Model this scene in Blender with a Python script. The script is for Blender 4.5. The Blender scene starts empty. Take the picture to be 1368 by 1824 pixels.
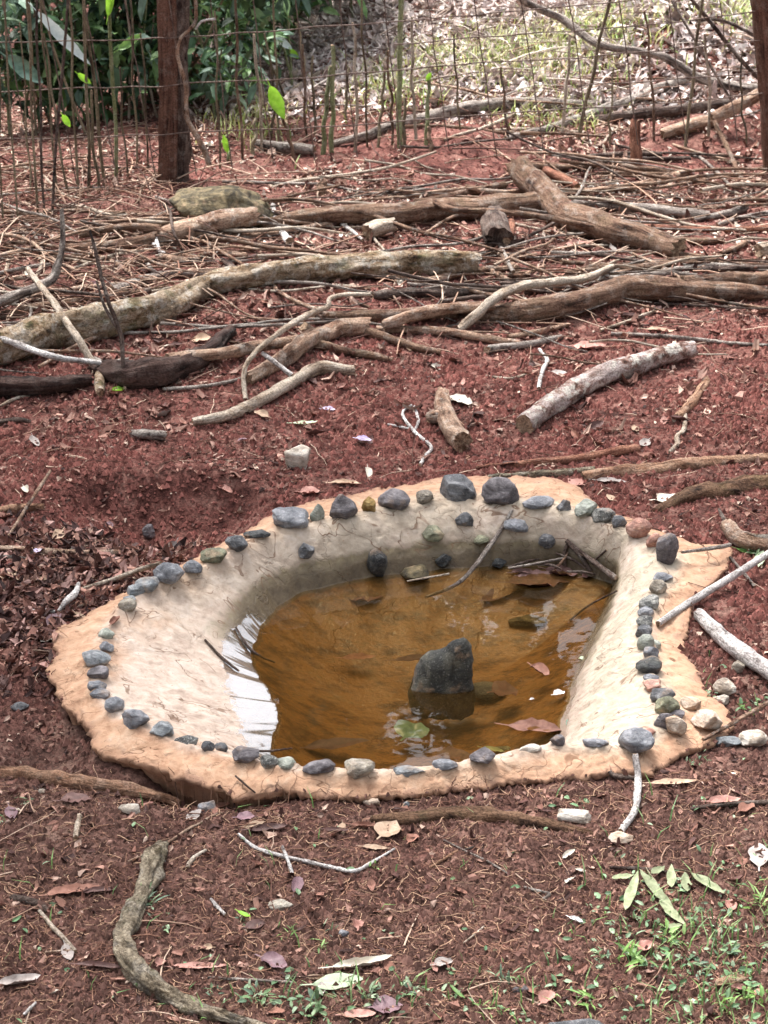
import bpy, math, random
import numpy as np
from mathutils import Vector

random.seed(7)
rng = np.random.default_rng(7)
scene = bpy.context.scene
COL = scene.collection

# ------------------------------------------------------------------ camera
CAM_H, PITCH, FPX, W0, H0 = 2.1, math.radians(26.0), 3500.0, 1368.0, 1824.0
cam_d = bpy.data.cameras.new('camera')
cam = bpy.data.objects.new('camera', cam_d)
COL.objects.link(cam)
cam.location = (0, 0, CAM_H)
cam.rotation_euler = (math.pi / 2 - PITCH, 0, 0)
cam_d.sensor_fit = 'VERTICAL'
cam_d.angle_y = 2 * math.atan(H0 / 2 / FPX)
cam_d.clip_start = 0.05
cam_d.clip_end = 400
cam_d.dof.use_dof = True
cam_d.dof.focus_distance = 4.0
cam_d.dof.aperture_fstop = 10.0
scene.camera = cam

# ------------------------------------------------------------------ world, sun, exposure
SUN_EL, SUN_AZ = math.radians(62), math.radians(-28)      # azimuth from +Y (behind the scene), negative = left
world = bpy.data.worlds.new('World')
scene.world = world
world.use_nodes = True
nt = world.node_tree
bg = nt.nodes['Background']
sky = nt.nodes.new('ShaderNodeTexSky')
sky.sky_type = 'NISHITA'
sky.sun_disc = False
sky.sun_elevation = SUN_EL
sky.sun_rotation = SUN_AZ
sky.dust_density = 4.0
sky.air_density = 1.0
hsv = nt.nodes.new('ShaderNodeHueSaturation')
hsv.inputs['Saturation'].default_value = 0.3
nt.links.new(sky.outputs[0], hsv.inputs['Color'])
nt.links.new(hsv.outputs[0], bg.inputs[0])
bg.inputs[1].default_value = 0.15
sun_d = bpy.data.lights.new('sun', 'SUN')
sun_d.energy = 3.0
sun_d.angle = math.radians(14)
sun_d.color = (1.0, 0.97, 0.94)
sun = bpy.data.objects.new('sun', sun_d)
COL.objects.link(sun)
sd = Vector((math.sin(SUN_AZ) * math.cos(SUN_EL), math.cos(SUN_AZ) * math.cos(SUN_EL), math.sin(SUN_EL)))
sun.rotation_euler = sd.to_track_quat('Z', 'Y').to_euler()
scene.view_settings.view_transform = 'Standard'
scene.view_settings.look = 'None'
scene.view_settings.gamma = 1
scene.view_settings.exposure = 1.78
scene.cycles.max_bounces = 6
scene.cycles.transparent_max_bounces = 12
scene.cycles.caustics_reflective = False
scene.cycles.caustics_refractive = False

# ------------------------------------------------------------------ noise
def _hash(ix, iy, iz, seed):
    n = (ix * 374761393 + iy * 668265263 + iz * 1440662683 + seed * 974711) & 0xffffffff
    n = ((n ^ (n >> 13)) * 1274126177) & 0xffffffff
    n = n ^ (n >> 16)
    return (n & 0xffff) / 32767.5 - 1.0

def vnoise(p, seed=0):
    p = np.asarray(p, float)
    i = np.floor(p).astype(np.int64)
    f = p - i
    u = f * f * f * (f * (f * 6 - 15) + 10)
    ix, iy, iz = i[..., 0], i[..., 1], i[..., 2]
    ux, uy, uz = u[..., 0], u[..., 1], u[..., 2]
    r = 0
    for a in (0, 1):
        wx = ux if a else 1 - ux
        for b in (0, 1):
            wy = uy if b else 1 - uy
            for c in (0, 1):
                wz = uz if c else 1 - uz
                r = r + wx * wy * wz * _hash(ix + a, iy + b, iz + c, seed)
    return r

def fbm(p, octv=3, seed=0, gain=0.5):
    p = np.asarray(p, float)
    r, a, t = 0, 1.0, 0
    for k in range(octv):
        r = r + a * vnoise(p * (2.03 ** k), seed + 17 * k)
        t += a
        a *= gain
    return r / t * 1.4

def fbm2(x, y, octv=3, seed=0, gain=0.5):
    return fbm(np.stack([x, y, np.zeros_like(x) + 0.37], -1), octv, seed, gain)

def sstep(a, b, x):
    t = np.clip((x - a) / (b - a), 0, 1)
    return t * t * (3 - 2 * t)

# ------------------------------------------------------------------ camera rays: a photo pixel to a ray into the place
CP, SP = math.cos(PITCH), math.sin(PITCH)
def ray(px, py):
    u, v = (px - W0 / 2) / FPX, (py - H0 / 2) / FPX
    return np.array([u, CP - v * SP, -SP - v * CP])        # depth 1 along the optical axis

def plane_pt(px, py, z):
    d = ray(px, py)
    t = (z - CAM_H) / d[2]
    return np.array([0, 0, CAM_H]) + d * t

def project(x, y, z):
    dz = z - CAM_H
    dep = y * CP - dz * SP
    v = -(y * SP + dz * CP)
    return W0 / 2 + FPX * x / dep, H0 / 2 + FPX * v / dep

# ------------------------------------------------------------------ the pond's three contours (outer cement edge, rim crest, waterline)
ZW, ZC, ZO = -0.085, 0.035, 0.014
OUT = [(85,1208),(104,1160),(98,1125),(160,1088),(240,1048),(330,1002),(410,958),(480,920),(560,893),(640,880),(720,864),(790,852),(860,847),(930,846),(985,852),(1028,866),(1046,885),(1078,902),(1120,922),(1168,945),(1205,957),(1240,968),(1308,972),(1296,1008),(1255,1050),(1222,1072),(1226,1110),(1208,1160),(1238,1190),(1248,1225),(1292,1262),(1304,1290),(1268,1325),(1205,1348),(1160,1378),(1100,1372),(1000,1386),(900,1394),(800,1405),(700,1414),(600,1416),(500,1410),(424,1424),(392,1404),(330,1386),(270,1362),(200,1342),(164,1330),(162,1300),(120,1262)]
CRE = [(162,1190),(182,1132),(222,1082),(262,1050),(302,1032),(345,1018),(385,998),(424,978),(462,956),(515,938),(565,930),(612,925),(655,915),(700,905),(757,895),(815,890),(890,900),(955,905),(1004,912),(1045,924),(1085,937),(1135,952),(1165,972),(1182,1005),(1178,1035),(1168,1058),(1155,1080),(1150,1105),(1148,1135),(1150,1165),(1155,1195),(1164,1222),(1176,1248),(1186,1268),(1185,1295),(1132,1338),(1060,1333),(995,1331),(940,1342),(865,1360),(790,1371),(725,1380),(640,1382),(570,1377),(500,1369),(437,1357),(380,1341),(332,1330),(288,1312),(241,1294),(203,1266),(176,1240),(162,1215)]
WAT = [(500,1076),(540,1054),(600,1040),(680,1026),(760,1016),(850,1010),(950,1006),(1040,1012),(1095,1028),(1088,1060),(1062,1110),(1038,1170),(1014,1240),(998,1290),(990,1330),(960,1362),(880,1385),(780,1400),(680,1408),(590,1408),(520,1392),(478,1345),(496,1275),(480,1232),(452,1192),(446,1160),(466,1110)]
PC = plane_pt(735, 1160, 0.0)[:2]
NTH = 1440
TH = np.linspace(-math.pi, math.pi, NTH, endpoint=False)
def contour(pts, z):
    w = np.array([plane_pt(x, y, z)[:2] for x, y in pts]) - PC
    # resample the polygon densely so that the polar radius follows its straight sides
    a = []
    for k in range(len(w)):
        p, q = w[k], w[(k + 1) % len(w)]
        for t in np.linspace(0, 1, 24, endpoint=False):
            a.append(p + (q - p) * t)
    a = np.array(a)
    th, r = np.arctan2(a[:, 1], a[:, 0]), np.hypot(a[:, 0], a[:, 1])
    o = np.argsort(th)
    th, r = th[o], r[o]
    R = np.interp(TH, np.r_[th - 2 * math.pi, th, th + 2 * math.pi], np.r_[r, r, r])
    return R
def smooth(R, n):
    k = np.ones(n) / n
    return np.convolve(np.r_[R[-n:], R, R[:n]], k, 'same')[n:-n]
R_OUT, R_CRE, R_WAT = contour(OUT, ZO), smooth(contour(CRE, ZC), 25), smooth(contour(WAT, ZW), 21)
cx_, sx_ = np.cos(TH), np.sin(TH)
R_OUT = smooth(R_OUT, 7) + 0.013 * fbm2(cx_ * 9, sx_ * 9, 3, 3) + 0.0065 * fbm2(cx_ * 40, sx_ * 40, 4, 5, 0.6)
R_WAT = R_WAT + 0.006 * fbm2(cx_ * 12, sx_ * 12, 3, 8)
R_CRE = np.minimum(R_CRE, R_OUT - 0.03)
R_WAT = np.minimum(R_WAT, R_CRE - 0.05)

def polar(x, y):
    dx, dy = x - PC[0], y - PC[1]
    th = np.arctan2(dy, dx)
    f = (th + math.pi) / (2 * math.pi) * NTH
    i = np.floor(f).astype(int)
    f = f - i
    g = lambda R: R[i % NTH] * (1 - f) + R[(i + 1) % NTH] * f
    return np.hypot(dx, dy), th, g(R_OUT), g(R_CRE), g(R_WAT)

def pond_z(r, ro, rc, rw, x, y):
    lefty = sstep(0.35, 0.75, -(x - PC[0]) / np.maximum(r, 1e-4))
    zin = ZW - 0.095 * (1 - np.clip(r / rw, 0, 1) ** 2.4) + 0.006 * fbm2(x * 9, y * 9, 3, 44) * sstep(1.0, 0.8, r / rw)
    t = np.clip((r - rw) / (rc - rw), 0, 1)
    sh = np.sin(t * math.pi / 2) ** 0.95 * (1 - lefty) + lefty * (0.85 * t + 0.15 * t * t * (3 - 2 * t))
    zwl = ZW + (ZC - ZW) * sh
    t2 = np.clip((r - rc) / (ro - rc), 0, 1)
    zr = ZC + (ZO - ZC) * t2 ** 1.2
    z = np.where(r < rw, zin, np.where(r < rc, zwl, zr))
    dry = sstep(rw * (1.0 + 0.24 * lefty), rw * (1.1 + 0.36 * lefty), r)
    n = fbm2(x * 5 + 3 + 0.8 * y, y * 4, 4, 12) * 2.6 + 9
    n2 = fbm2(x * 12 + 7, y * 9 - 3 * x, 4, 13) * 1.8 + 9
    z = z + dry * (0.0035 * ((n - np.floor(n)) - 0.5) + 0.0015 * ((n2 - np.floor(n2)) - 0.5) + 0.0035 * fbm2(x * 9, y * 9, 3, 9) + 0.0022 * fbm2(x * 45, y * 45, 2, 10))
    return z

# ------------------------------------------------------------------ terrain
def feat(px, py, rx, ry, hgt, x, y):
    c = plane_pt(px, py, 0)
    return hgt * np.exp(-(((x - c[0]) / rx) ** 2 + ((y - c[1]) / ry) ** 2))

def pit(x, y):
    c = plane_pt(325, 935, -0.05)
    d = np.hypot((x - c[0]) / 0.34, (y - c[1]) / 0.20) + 0.12 * fbm2(x * 7, y * 7, 2, 91)
    return -0.095 * sstep(1.15, 0.2, d)

def terrain(x, y, hole=True):
    r, th, ro, rc, rw = polar(x, y)
    q = r - ro
    near = sstep(0.0, 0.22, q)
    z = 0.030 * fbm2(x * 1.1, y * 1.1, 2, 21) * near
    z += 0.012 * fbm2(x * 4.5, y * 4.5, 3, 22) * (0.25 + 0.75 * near)
    z += 0.0055 * fbm2(x * 17, y * 17, 3, 23, 0.6) + 0.0035 * np.abs(fbm2(x * 55, y * 55, 2, 24))
    z += pit(x, y) * sstep(-0.02, 0.08, q)
    z += feat(270, 846, 0.34, 0.10, 0.06, x, y)
    z += feat(330, 1395, 0.16, 0.07, -0.06, x, y)
    z += feat(90, 1330, 0.09, 0.12, -0.05, x, y)
    z += feat(60, 1250, 0.1, 0.2, -0.03, x, y)
    z += feat(470, 540, 0.20, 0.22, 0.05, x, y)
    z += feat(800, 285, 0.35, 0.30, 0.10, x, y) + feat(250, 385, 0.25, 0.12, 0.05, x, y)
    z += feat(1230, 130, 0.42, 0.5, 0.20, x, y)
    z += feat(1290, 240, 0.3, 0.25, 0.06, x, y)
    z += np.where(y > 7.3, 0.07 * (y - 7.3), 0) * sstep(-1.6, -0.2, x + 0.0 * y) * sstep(40, 12, y)
    z += -0.5 * sstep(7.3, 9.5, y) * sstep(-0.9, -2.0, x) * sstep(30, 12, y)
    if hole:
        z = np.where(r < ro - 0.018, -0.42, z)
    return z

def ground(x, y):
    """the surface things rest on: cement inside the pond's edge, soil outside"""
    x, y = np.asarray(x, float), np.asarray(y, float)
    r, th, ro, rc, rw = polar(x, y)
    return np.where(r < ro, pond_z(r, ro, rc, rw, x, y), terrain(x, y, False))

_YS = np.r_[np.linspace(1.7, 6, 170), np.linspace(6.03, 16, 170)]
def U(px, py, h=0.0):
    """where the ray through a photo pixel first comes within h of the ground"""
    d = ray(px, py)
    t = _YS / d[1]
    x, y, z = d[0] * t, _YS, CAM_H + d[2] * t
    g = z - ground(x, y) - h
    k = np.argmax(g < 0) if (g < 0).any() else len(g) - 1
    if k > 0 and g[k] < 0:
        t = np.linspace(t[k - 1], t[k], 24)
        g = CAM_H + d[2] * t - ground(d[0] * t, d[1] * t) - h
        k = max(1, int(np.argmax(g < 0)))
        f = g[k - 1] / (g[k - 1] - g[k])
        tt = t[k - 1] + (t[k] - t[k - 1]) * f
    else:
        tt = t[k]
    return np.array([0, 0, CAM_H]) + d * tt

def UP(px, py, axis_y):
    """a photo pixel on the upright plane y = axis_y (for fence, canes and trees)"""
    d = ray(px, py)
    return np.array([0, 0, CAM_H]) + d * (axis_y / d[1])

def scale_at(p):                                            # photo pixels per metre at a point
    return FPX / (p[1] * CP - (p[2] - CAM_H) * SP)

# ------------------------------------------------------------------ object helpers
def lin(r, g, b):
    f = lambda c: (c / 12.92 if c <= 0.04045 else ((c + 0.055) / 1.055) ** 2.4)
    return (f(r / 255), f(g / 255), f(b / 255), 1.0)

def mesh_from(name, verts, faces, mats, smooth=True, face_mat=None):
    me = bpy.data.meshes.new(name)
    verts = np.asarray(verts, np.float32).reshape(-1, 3)
    if isinstance(faces, np.ndarray):
        n, k = faces.shape
        tot = np.full(n, k, np.int32)
        idx = faces.astype(np.int32).ravel()
    else:
        tot = np.array([len(f) for f in faces], np.int32)
        idx = np.array([i for f in faces for i in f], np.int32)
    start = np.r_[0, np.cumsum(tot)[:-1]].astype(np.int32)
    me.vertices.add(len(verts)); me.vertices.foreach_set('co', verts.ravel())
    me.loops.add(len(idx)); me.loops.foreach_set('vertex_index', idx)
    me.polygons.add(len(tot)); me.polygons.foreach_set('loop_start', start)
    for m in (mats if isinstance(mats, (list, tuple)) else [mats]):
        me.materials.append(m)
    if face_mat is not None:
        me.polygons.foreach_set('material_index', np.asarray(face_mat, np.int32))
    me.polygons.foreach_set('use_smooth', np.full(len(tot), smooth))
    me.update(calc_edges=True)
    me.validate()
    return me

def attr(me, name, typ, data):
    a = me.attributes.new(name, typ, 'POINT')
    key = {'FLOAT': 'value', 'FLOAT_VECTOR': 'vector', 'FLOAT_COLOR': 'color'}[typ]
    a.data.foreach_set(key, np.asarray(data, np.float32).ravel())

def tag(o, label=None, cat=None, group=None, kind=None):
    if label: o['label'] = label
    if cat: o['category'] = cat
    if group: o['group'] = group
    if kind: o['kind'] = kind
    return o

def add(name, me, parent=None, loc=None):
    o = bpy.data.objects.new(name, me)
    COL.objects.link(o)
    if loc is not None: o.location = loc
    if parent is not None: o.parent = parent
    return o

def empty(name, loc=(0, 0, 0)):
    o = bpy.data.objects.new(name, None)
    COL.objects.link(o)
    o.location = loc
    o.empty_display_size = 0.05
    return o

# ------------------------------------------------------------------ materials
def mat_new(name, rough=0.8, spec=0.3):
    m = bpy.data.materials.new(name)
    m.use_nodes = True
    b = m.node_tree.nodes['Principled BSDF']
    b.inputs['Roughness'].default_value = rough
    b.inputs['Specular IOR Level'].default_value = spec
    return m, m.node_tree, b

def N(t, typ, **kw):
    n = t.nodes.new(typ)
    for k, v in kw.items():
        if k in n.inputs: n.inputs[k].default_value = v
        else: setattr(n, k, v)
    return n

def ramp(t, fac, stops):
    r = t.nodes.new('ShaderNodeValToRGB')
    e = r.color_ramp.elements
    while len(e) < len(stops): e.new(0.5)
    for k, (p, c) in enumerate(stops):
        e[k].position = p; e[k].color = c
    t.links.new(fac, r.inputs[0])
    return r.outputs[0]

def noise(t, vec, scale, detail=4, rough=0.55, dist=0.0):
    n = N(t, 'ShaderNodeTexNoise')
    n.inputs['Scale'].default_value = scale
    n.inputs['Detail'].default_value = detail
    n.inputs['Roughness'].default_value = rough
    n.inputs['Distortion'].default_value = dist
    if vec is not None: t.links.new(vec, n.inputs['Vector'])
    return n.outputs['Fac']

def mix(t, fac, a, b, typ='MIX'):
    m = N(t, 'ShaderNodeMix', data_type='RGBA', blend_type=typ)
    for s, v in ((0, fac), (6, a), (7, b)):
        if hasattr(v, 'links'): t.links.new(v, m.inputs[s])
        else: m.inputs[s].default_value = v
    return m.outputs[2]

def math_(t, op, a, b=0.0, clamp=False):
    m = N(t, 'ShaderNodeMath', operation=op, use_clamp=clamp)
    for s, v in ((0, a), (1, b)):
        if hasattr(v, 'links'): t.links.new(v, m.inputs[s])
        else: m.inputs[s].default_value = v
    return m.outputs[0]

def maprange(t, v, a, b, c=0.0, d=1.0):
    m = N(t, 'ShaderNodeMapRange', interpolation_type='SMOOTHSTEP')
    m.inputs[1].default_value, m.inputs[2].default_value, m.inputs[3].default_value, m.inputs[4].default_value = a, b, c, d
    t.links.new(v, m.inputs[0])
    return m.outputs[0]

def bump(t, b, h, strength=0.5, dist=0.005):
    n = N(t, 'ShaderNodeBump')
    n.inputs['Strength'].default_value = strength
    n.inputs['Distance'].default_value = dist
    t.links.new(h, n.inputs['Height'])
    t.links.new(n.outputs[0], b.inputs['Normal'])

def getattr_(t, name, out='Color'):
    a = N(t, 'ShaderNodeAttribute', attribute_name=name)
    return a.outputs[out]

def obj_random(t):
    return N(t, 'ShaderNodeObjectInfo').outputs['Random']

def coords(t):
    return N(t, 'ShaderNodeNewGeometry').outputs['Position']

def M_soil():
    m, t, b = mat_new('red_soil', 0.95, 0.12)
    p = coords(t)
    big, mid, fine = noise(t, p, 2.2, 5, 0.65), noise(t, p, 14, 5, 0.65), noise(t, p, 110, 4, 0.7)
    red = ramp(t, mid, [(0.36, lin(82, 51, 47)), (0.5, lin(120, 78, 71)), (0.66, lin(154, 112, 102))])
    brown = ramp(t, mid, [(0.36, lin(74, 54, 49)), (0.5, lin(108, 81, 73)), (0.66, lin(146, 117, 105))])
    sep = N(t, 'ShaderNodeSeparateXYZ'); t.links.new(p, sep.inputs[0])
    far = maprange(t, sep.outputs[1], 2.9, 4.4)
    w = math_(t, 'ADD', math_(t, 'MULTIPLY', far, 0.6), math_(t, 'MULTIPLY', math_(t, 'SUBTRACT', big, 0.42), 2.4), True)
    c = mix(t, w, brown, red)
    c = mix(t, 0.8, c, ramp(t, fine, [(0.38, (0.4, 0.4, 0.4, 1)), (0.6, (1.2, 1.16, 1.13, 1))]), 'MULTIPLY')
    t.links.new(c, b.inputs['Base Color'])
    bump(t, b, noise(t, p, 75, 6, 0.75), 1.0, 0.012)
    return m

def M_attr(name, rough=0.75, spec=0.25, nscale=60, trans=0.0, double=False):
    """colour from the point attribute Col, with fine mottling"""
    m, t, b = mat_new(name, rough, spec)
    c = getattr_(t, 'Col')
    n = noise(t, coords(t), nscale, 4, 0.65)
    c = mix(t, 1.0, c, ramp(t, n, [(0.3, (0.62, 0.6, 0.58, 1)), (0.7, (1.2, 1.2, 1.18, 1))]), 'MULTIPLY')
    t.links.new(c, b.inputs['Base Color'])
    if trans:
        tr = N(t, 'ShaderNodeBsdfTranslucent'); t.links.new(c, tr.inputs[0])
        mx = N(t, 'ShaderNodeMixShader'); mx.inputs[0].default_value = trans
        t.links.new(b.outputs[0], mx.inputs[1]); t.links.new(tr.outputs[0], mx.inputs[2])
        t.links.new(mx.outputs[0], t.nodes['Material Output'].inputs[0])
    return m

def M_bark(name, dark, midc, light, moss=0.0, lichen=0.0, stretch=0.16, scale=60, rough=0.9, bd=0.006, spotw=None):
    m, t, b = mat_new(name, rough, 0.2)
    def dull(c, k=0.1):
        g = 0.35 * c[0] + 0.45 * c[1] + 0.2 * c[2]
        return tuple(v + (g * w - v) * k for v, w in zip(c[:3], (1.04, 0.98, 0.98))) + (1.0,)
    dark, midc, light = dull(dark), dull(midc), dull(light)
    dark = tuple(v * 0.6 for v in dark[:3]) + (1.0,)
    tc = getattr_(t, 'tc', 'Vector')
    mp = N(t, 'ShaderNodeMapping'); mp.inputs['Scale'].default_value = (1, 1, stretch)
    t.links.new(tc, mp.inputs[0])
    ob = N(t, 'ShaderNodeObjectInfo').outputs['Random']
    ad = N(t, 'ShaderNodeVectorMath', operation='ADD')
    cmb = N(t, 'ShaderNodeCombineXYZ')
    for k in range(3): t.links.new(math_(t, 'MULTIPLY', ob, 13.0), cmb.inputs[k])
    t.links.new(mp.outputs[0], ad.inputs[0]); t.links.new(cmb.outputs[0], ad.inputs[1])
    v = ad.outputs[0]
    ad2 = N(t, 'ShaderNodeVectorMath', operation='ADD')
    t.links.new(tc, ad2.inputs[0]); t.links.new(cmb.outputs[0], ad2.inputs[1])
    v2 = ad2.outputs[0]
    n1, n2 = noise(t, v, scale, 6, 0.7, 0.4), noise(t, v2, 12, 4, 0.6)
    c = ramp(t, n1, [(0.37, dark), (0.49, midc), (0.63, light)])
    c = mix(t, maprange(t, n2, 0.42, 0.62), c, mix(t, 0.5, c, light))
    if lichen:
        n3 = noise(t, v2, 30, 5, 0.65)
        c = mix(t, math_(t, 'MULTIPLY', maprange(t, n3, 0.5, 0.62), lichen), c, lin(205, 198, 188))
    if moss:
        n4 = noise(t, v2, 16, 5, 0.7)
        c = mix(t, math_(t, 'MULTIPLY', maprange(t, n4, 0.5, 0.66), moss), c, lin(82, 86, 52))
    t.links.new(c, b.inputs['Base Color'])
    n5 = noise(t, v2, 190, 4, 0.7)
    c = mix(t, 0.75, c, ramp(t, n5, [(0.38, (0.42, 0.4, 0.38, 1)), (0.56, (1.2, 1.2, 1.2, 1))]), 'MULTIPLY')
    t.links.new(c, b.inputs['Base Color'])
    bump(t, b, math_(t, 'ADD', n1, math_(t, 'MULTIPLY', n5, 0.45)), 1.0, bd * 3.2)
    return m

def M_stone(name, a, bcol, c3, speck=0.3, rough=0.6, spec=0.4):
    m, t, b = mat_new(name, rough, spec)
    tcn = N(t, 'ShaderNodeTexCoord').outputs['Object']
    ob = obj_random(t)
    cmb = N(t, 'ShaderNodeCombineXYZ')
    for k in range(3): t.links.new(math_(t, 'MULTIPLY', ob, 7.0), cmb.inputs[k])
    ad = N(t, 'ShaderNodeVectorMath', operation='ADD')
    t.links.new(tcn, ad.inputs[0]); t.links.new(cmb.outputs[0], ad.inputs[1])
    v = ad.outputs[0]
    n1, n2 = noise(t, v, 26, 5, 0.62, 0.6), noise(t, v, 260, 3, 0.6)
    c = ramp(t, n1, [(0.36, a), (0.5, bcol), (0.64, c3)])
    c = mix(t, math_(t, 'MULTIPLY', maprange(t, n2, 0.56, 0.66), speck), c, lin(205, 200, 195))
    c = mix(t, math_(t, 'MULTIPLY', maprange(t, n2, 0.42, 0.34), speck), c, lin(40, 40, 42))
    # clay smears: a tan film that gathers in patches
    n3 = noise(t, v, 18, 4, 0.6)
    c = mix(t, math_(t, 'MULTIPLY', maprange(t, n3, 0.56, 0.72), 0.45), c, lin(178, 148, 120))
    t.links.new(c, b.inputs['Base Color'])
    mps = N(t, 'ShaderNodeMapping'); mps.inputs['Scale'].default_value = (1, 1, 3.2); mps.inputs['Rotation'].default_value = (0.5, 0.4, 0.0)
    t.links.new(v, mps.inputs[0])
    n5 = noise(t, mps.outputs[0], 42, 6, 0.72, 0.8)
    c = mix(t, 0.8, c, ramp(t, n5, [(0.34, (0.5, 0.5, 0.52, 1)), (0.6, (1.15, 1.14, 1.12, 1))]), 'MULTIPLY')
    t.links.new(c, b.inputs['Base Color'])
    bump(t, b, math_(t, 'ADD', n5, math_(t, 'MULTIPLY', noise(t, v, 150, 5, 0.65), 0.4)), 0.9, 0.008)
    return m

def M_cement():
    m, t, b = mat_new('cement_plaster', 0.85, 0.3)
    p = coords(t)
    zone = getattr_(t, 'zone', 'Fac')          # 0 middle, 1 waterline, 2 crest, 3 outer edge
    alg = getattr_(t, 'algae', 'Fac')
    n1, n2, n3 = noise(t, p, 7, 5, 0.6), noise(t, p, 30, 6, 0.68, 0.3), noise(t, p, 130, 4, 0.65)
    pale = ramp(t, n2, [(0.3, lin(156, 136, 122)), (0.5, lin(186, 167, 152)), (0.72, lin(202, 188, 176))])
    clay = ramp(t, n2, [(0.3, lin(150, 114, 90)), (0.5, lin(180, 144, 117)), (0.72, lin(196, 168, 144))])
    zn = math_(t, 'ADD', zone, math_(t, 'MULTIPLY', math_(t, 'SUBTRACT', n1, 0.5), 1.6))
    c = mix(t, maprange(t, zn, 1.62, 2.25), pale, clay)
    grey = math_(t, 'MULTIPLY', getattr_(t, 'grey', 'Fac'), maprange(t, n1, 0.3, 0.55))
    c = mix(t, grey, c, ramp(t, n2, [(0.3, lin(158, 144, 126)), (0.7, lin(190, 176, 158))]))
    # algae film and silt
    al = math_(t, 'ADD', alg, math_(t, 'MULTIPLY', math_(t, 'SUBTRACT', n2, 0.5), 0.9))
    c = mix(t, math_(t, 'MULTIPLY', maprange(t, al, 0.3, 0.75), 0.85), c, ramp(t, n2, [(0.3, lin(70, 60, 42)), (0.55, lin(104, 92, 66)), (0.75, lin(126, 116, 84))]))
    silt = getattr_(t, 'silt', 'Fac')
    sl = math_(t, 'ADD', silt, math_(t, 'MULTIPLY', math_(t, 'SUBTRACT', n2, 0.5), 0.5))
    mp = N(t, 'ShaderNodeMapping'); mp.inputs['Scale'].default_value = (1, 1.7, 1); mp.inputs['Rotation'].default_value = (0, 0, 0.3)
    t.links.new(p, mp.inputs[0])
    ns = noise(t, mp.outputs[0], 13, 7, 0.72, 0.1)
    siltc = ramp(t, ns, [(0.25, lin(52, 38, 24)), (0.42, lin(112, 82, 50)), (0.55, lin(154, 114, 70)), (0.75, lin(108, 92, 58))])
    c = mix(t, maprange(t, sl, 0.3, 0.6), c, siltc)
    # dark pits and cracks
    vor = N(t, 'ShaderNodeTexVoronoi', feature='DISTANCE_TO_EDGE'); vor.inputs['Scale'].default_value = 5.5
    dv = N(t, 'ShaderNodeVectorMath', operation='ADD')
    nv = N(t, 'ShaderNodeTexNoise'); nv.inputs['Scale'].default_value = 9; nv.inputs['Detail'].default_value = 5
    t.links.new(p, nv.inputs['Vector'])
    sc = N(t, 'ShaderNodeVectorMath', operation='SCALE'); sc.inputs['Scale'].default_value = 0.28
    t.links.new(nv.outputs['Color'], sc.inputs[0]); t.links.new(p, dv.inputs[0]); t.links.new(sc.outputs[0], dv.inputs[1])
    t.links.new(dv.outputs[0], vor.inputs['Vector'])
    crack = math_(t, 'MULTIPLY', maprange(t, vor.outputs['Distance'], 0.012, 0.0), maprange(t, n1, 0.42, 0.55))
    c = mix(t, math_(t, 'MULTIPLY', crack, 0.28), c, lin(92, 68, 48))
    c = mix(t, math_(t, 'MULTIPLY', maprange(t, n3, 0.66, 0.74), 0.6), c, lin(140, 88, 60))
    stain = maprange(t, math_(t, 'ADD', zone, math_(t, 'MULTIPLY', math_(t, 'SUBTRACT', n2, 0.5), 1.5)), 2.72, 3.15)
    c = mix(t, math_(t, 'MULTIPLY', stain, 0.7), c, ramp(t, n3, [(0.35, lin(104, 68, 56)), (0.65, lin(150, 110, 88))]))
    wet = getattr_(t, 'wet', 'Fac')
    c = mix(t, math_(t, 'MULTIPLY', wet, 0.6), c, mix(t, 1.0, c, (0.42, 0.36, 0.32, 1), 'MULTIPLY'))
    t.links.new(c, b.inputs['Base Color'])
    t.links.new(math_(t, 'SUBTRACT', 0.88, math_(t, 'MULTIPLY', wet, 0.74)), b.inputs['Roughness'])
    mp2 = N(t, 'ShaderNodeMapping'); mp2.inputs['Scale'].default_value = (1, 1.5, 1); mp2.inputs['Rotation'].default_value = (0, 0, -0.6)
    t.links.new(p, mp2.inputs[0])
    nl = noise(t, mp2.outputs[0], 7, 3, 0.5, 0.6)
    led = math_(t, 'FRACT', math_(t, 'MULTIPLY', nl, 5.5))
    edge = math_(t, 'MULTIPLY', maprange(t, led, 0.9, 0.97), maprange(t, noise(t, p, 9, 4, 0.65), 0.43, 0.53))
    drym = math_(t, 'SUBTRACT', 1.0, math_(t, 'MAXIMUM', wet, silt))
    c2 = mix(t, math_(t, 'MULTIPLY', math_(t, 'MULTIPLY', edge, drym), 0.75), c, lin(104, 74, 54))
    t.links.new(c2, b.inputs['Base Color'])
    hgt = math_(t, 'SUBTRACT', math_(t, 'ADD', math_(t, 'MULTIPLY', n2, 0.45), math_(t, 'MULTIPLY', n3, 0.3)), math_(t, 'MULTIPLY', crack, 0.25))
    hgt = math_(t, 'ADD', hgt, math_(t, 'MULTIPLY', math_(t, 'MULTIPLY', led, drym), 0.8))
    bump(t, b, hgt, 0.7, 0.009)
    film = getattr_(t, 'film', 'Fac')
    fm = maprange(t, math_(t, 'ADD', film, math_(t, 'ADD', math_(t, 'MULTIPLY', math_(t, 'SUBTRACT', n3, 0.5), 1.6), math_(t, 'MULTIPLY', math_(t, 'SUBTRACT', n2, 0.5), 1.5))), 0.4, 0.6)
    t.links.new(fm, b.inputs['Coat Weight'])
    t.links.new(mix(t, math_(t, 'MULTIPLY', fm, 0.85), c2, lin(92, 72, 56)), b.inputs['Base Color'])
    b.inputs['Coat IOR'].default_value = 3.2
    b.inputs['Coat Roughness'].default_value = 0.08
    return m

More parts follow.
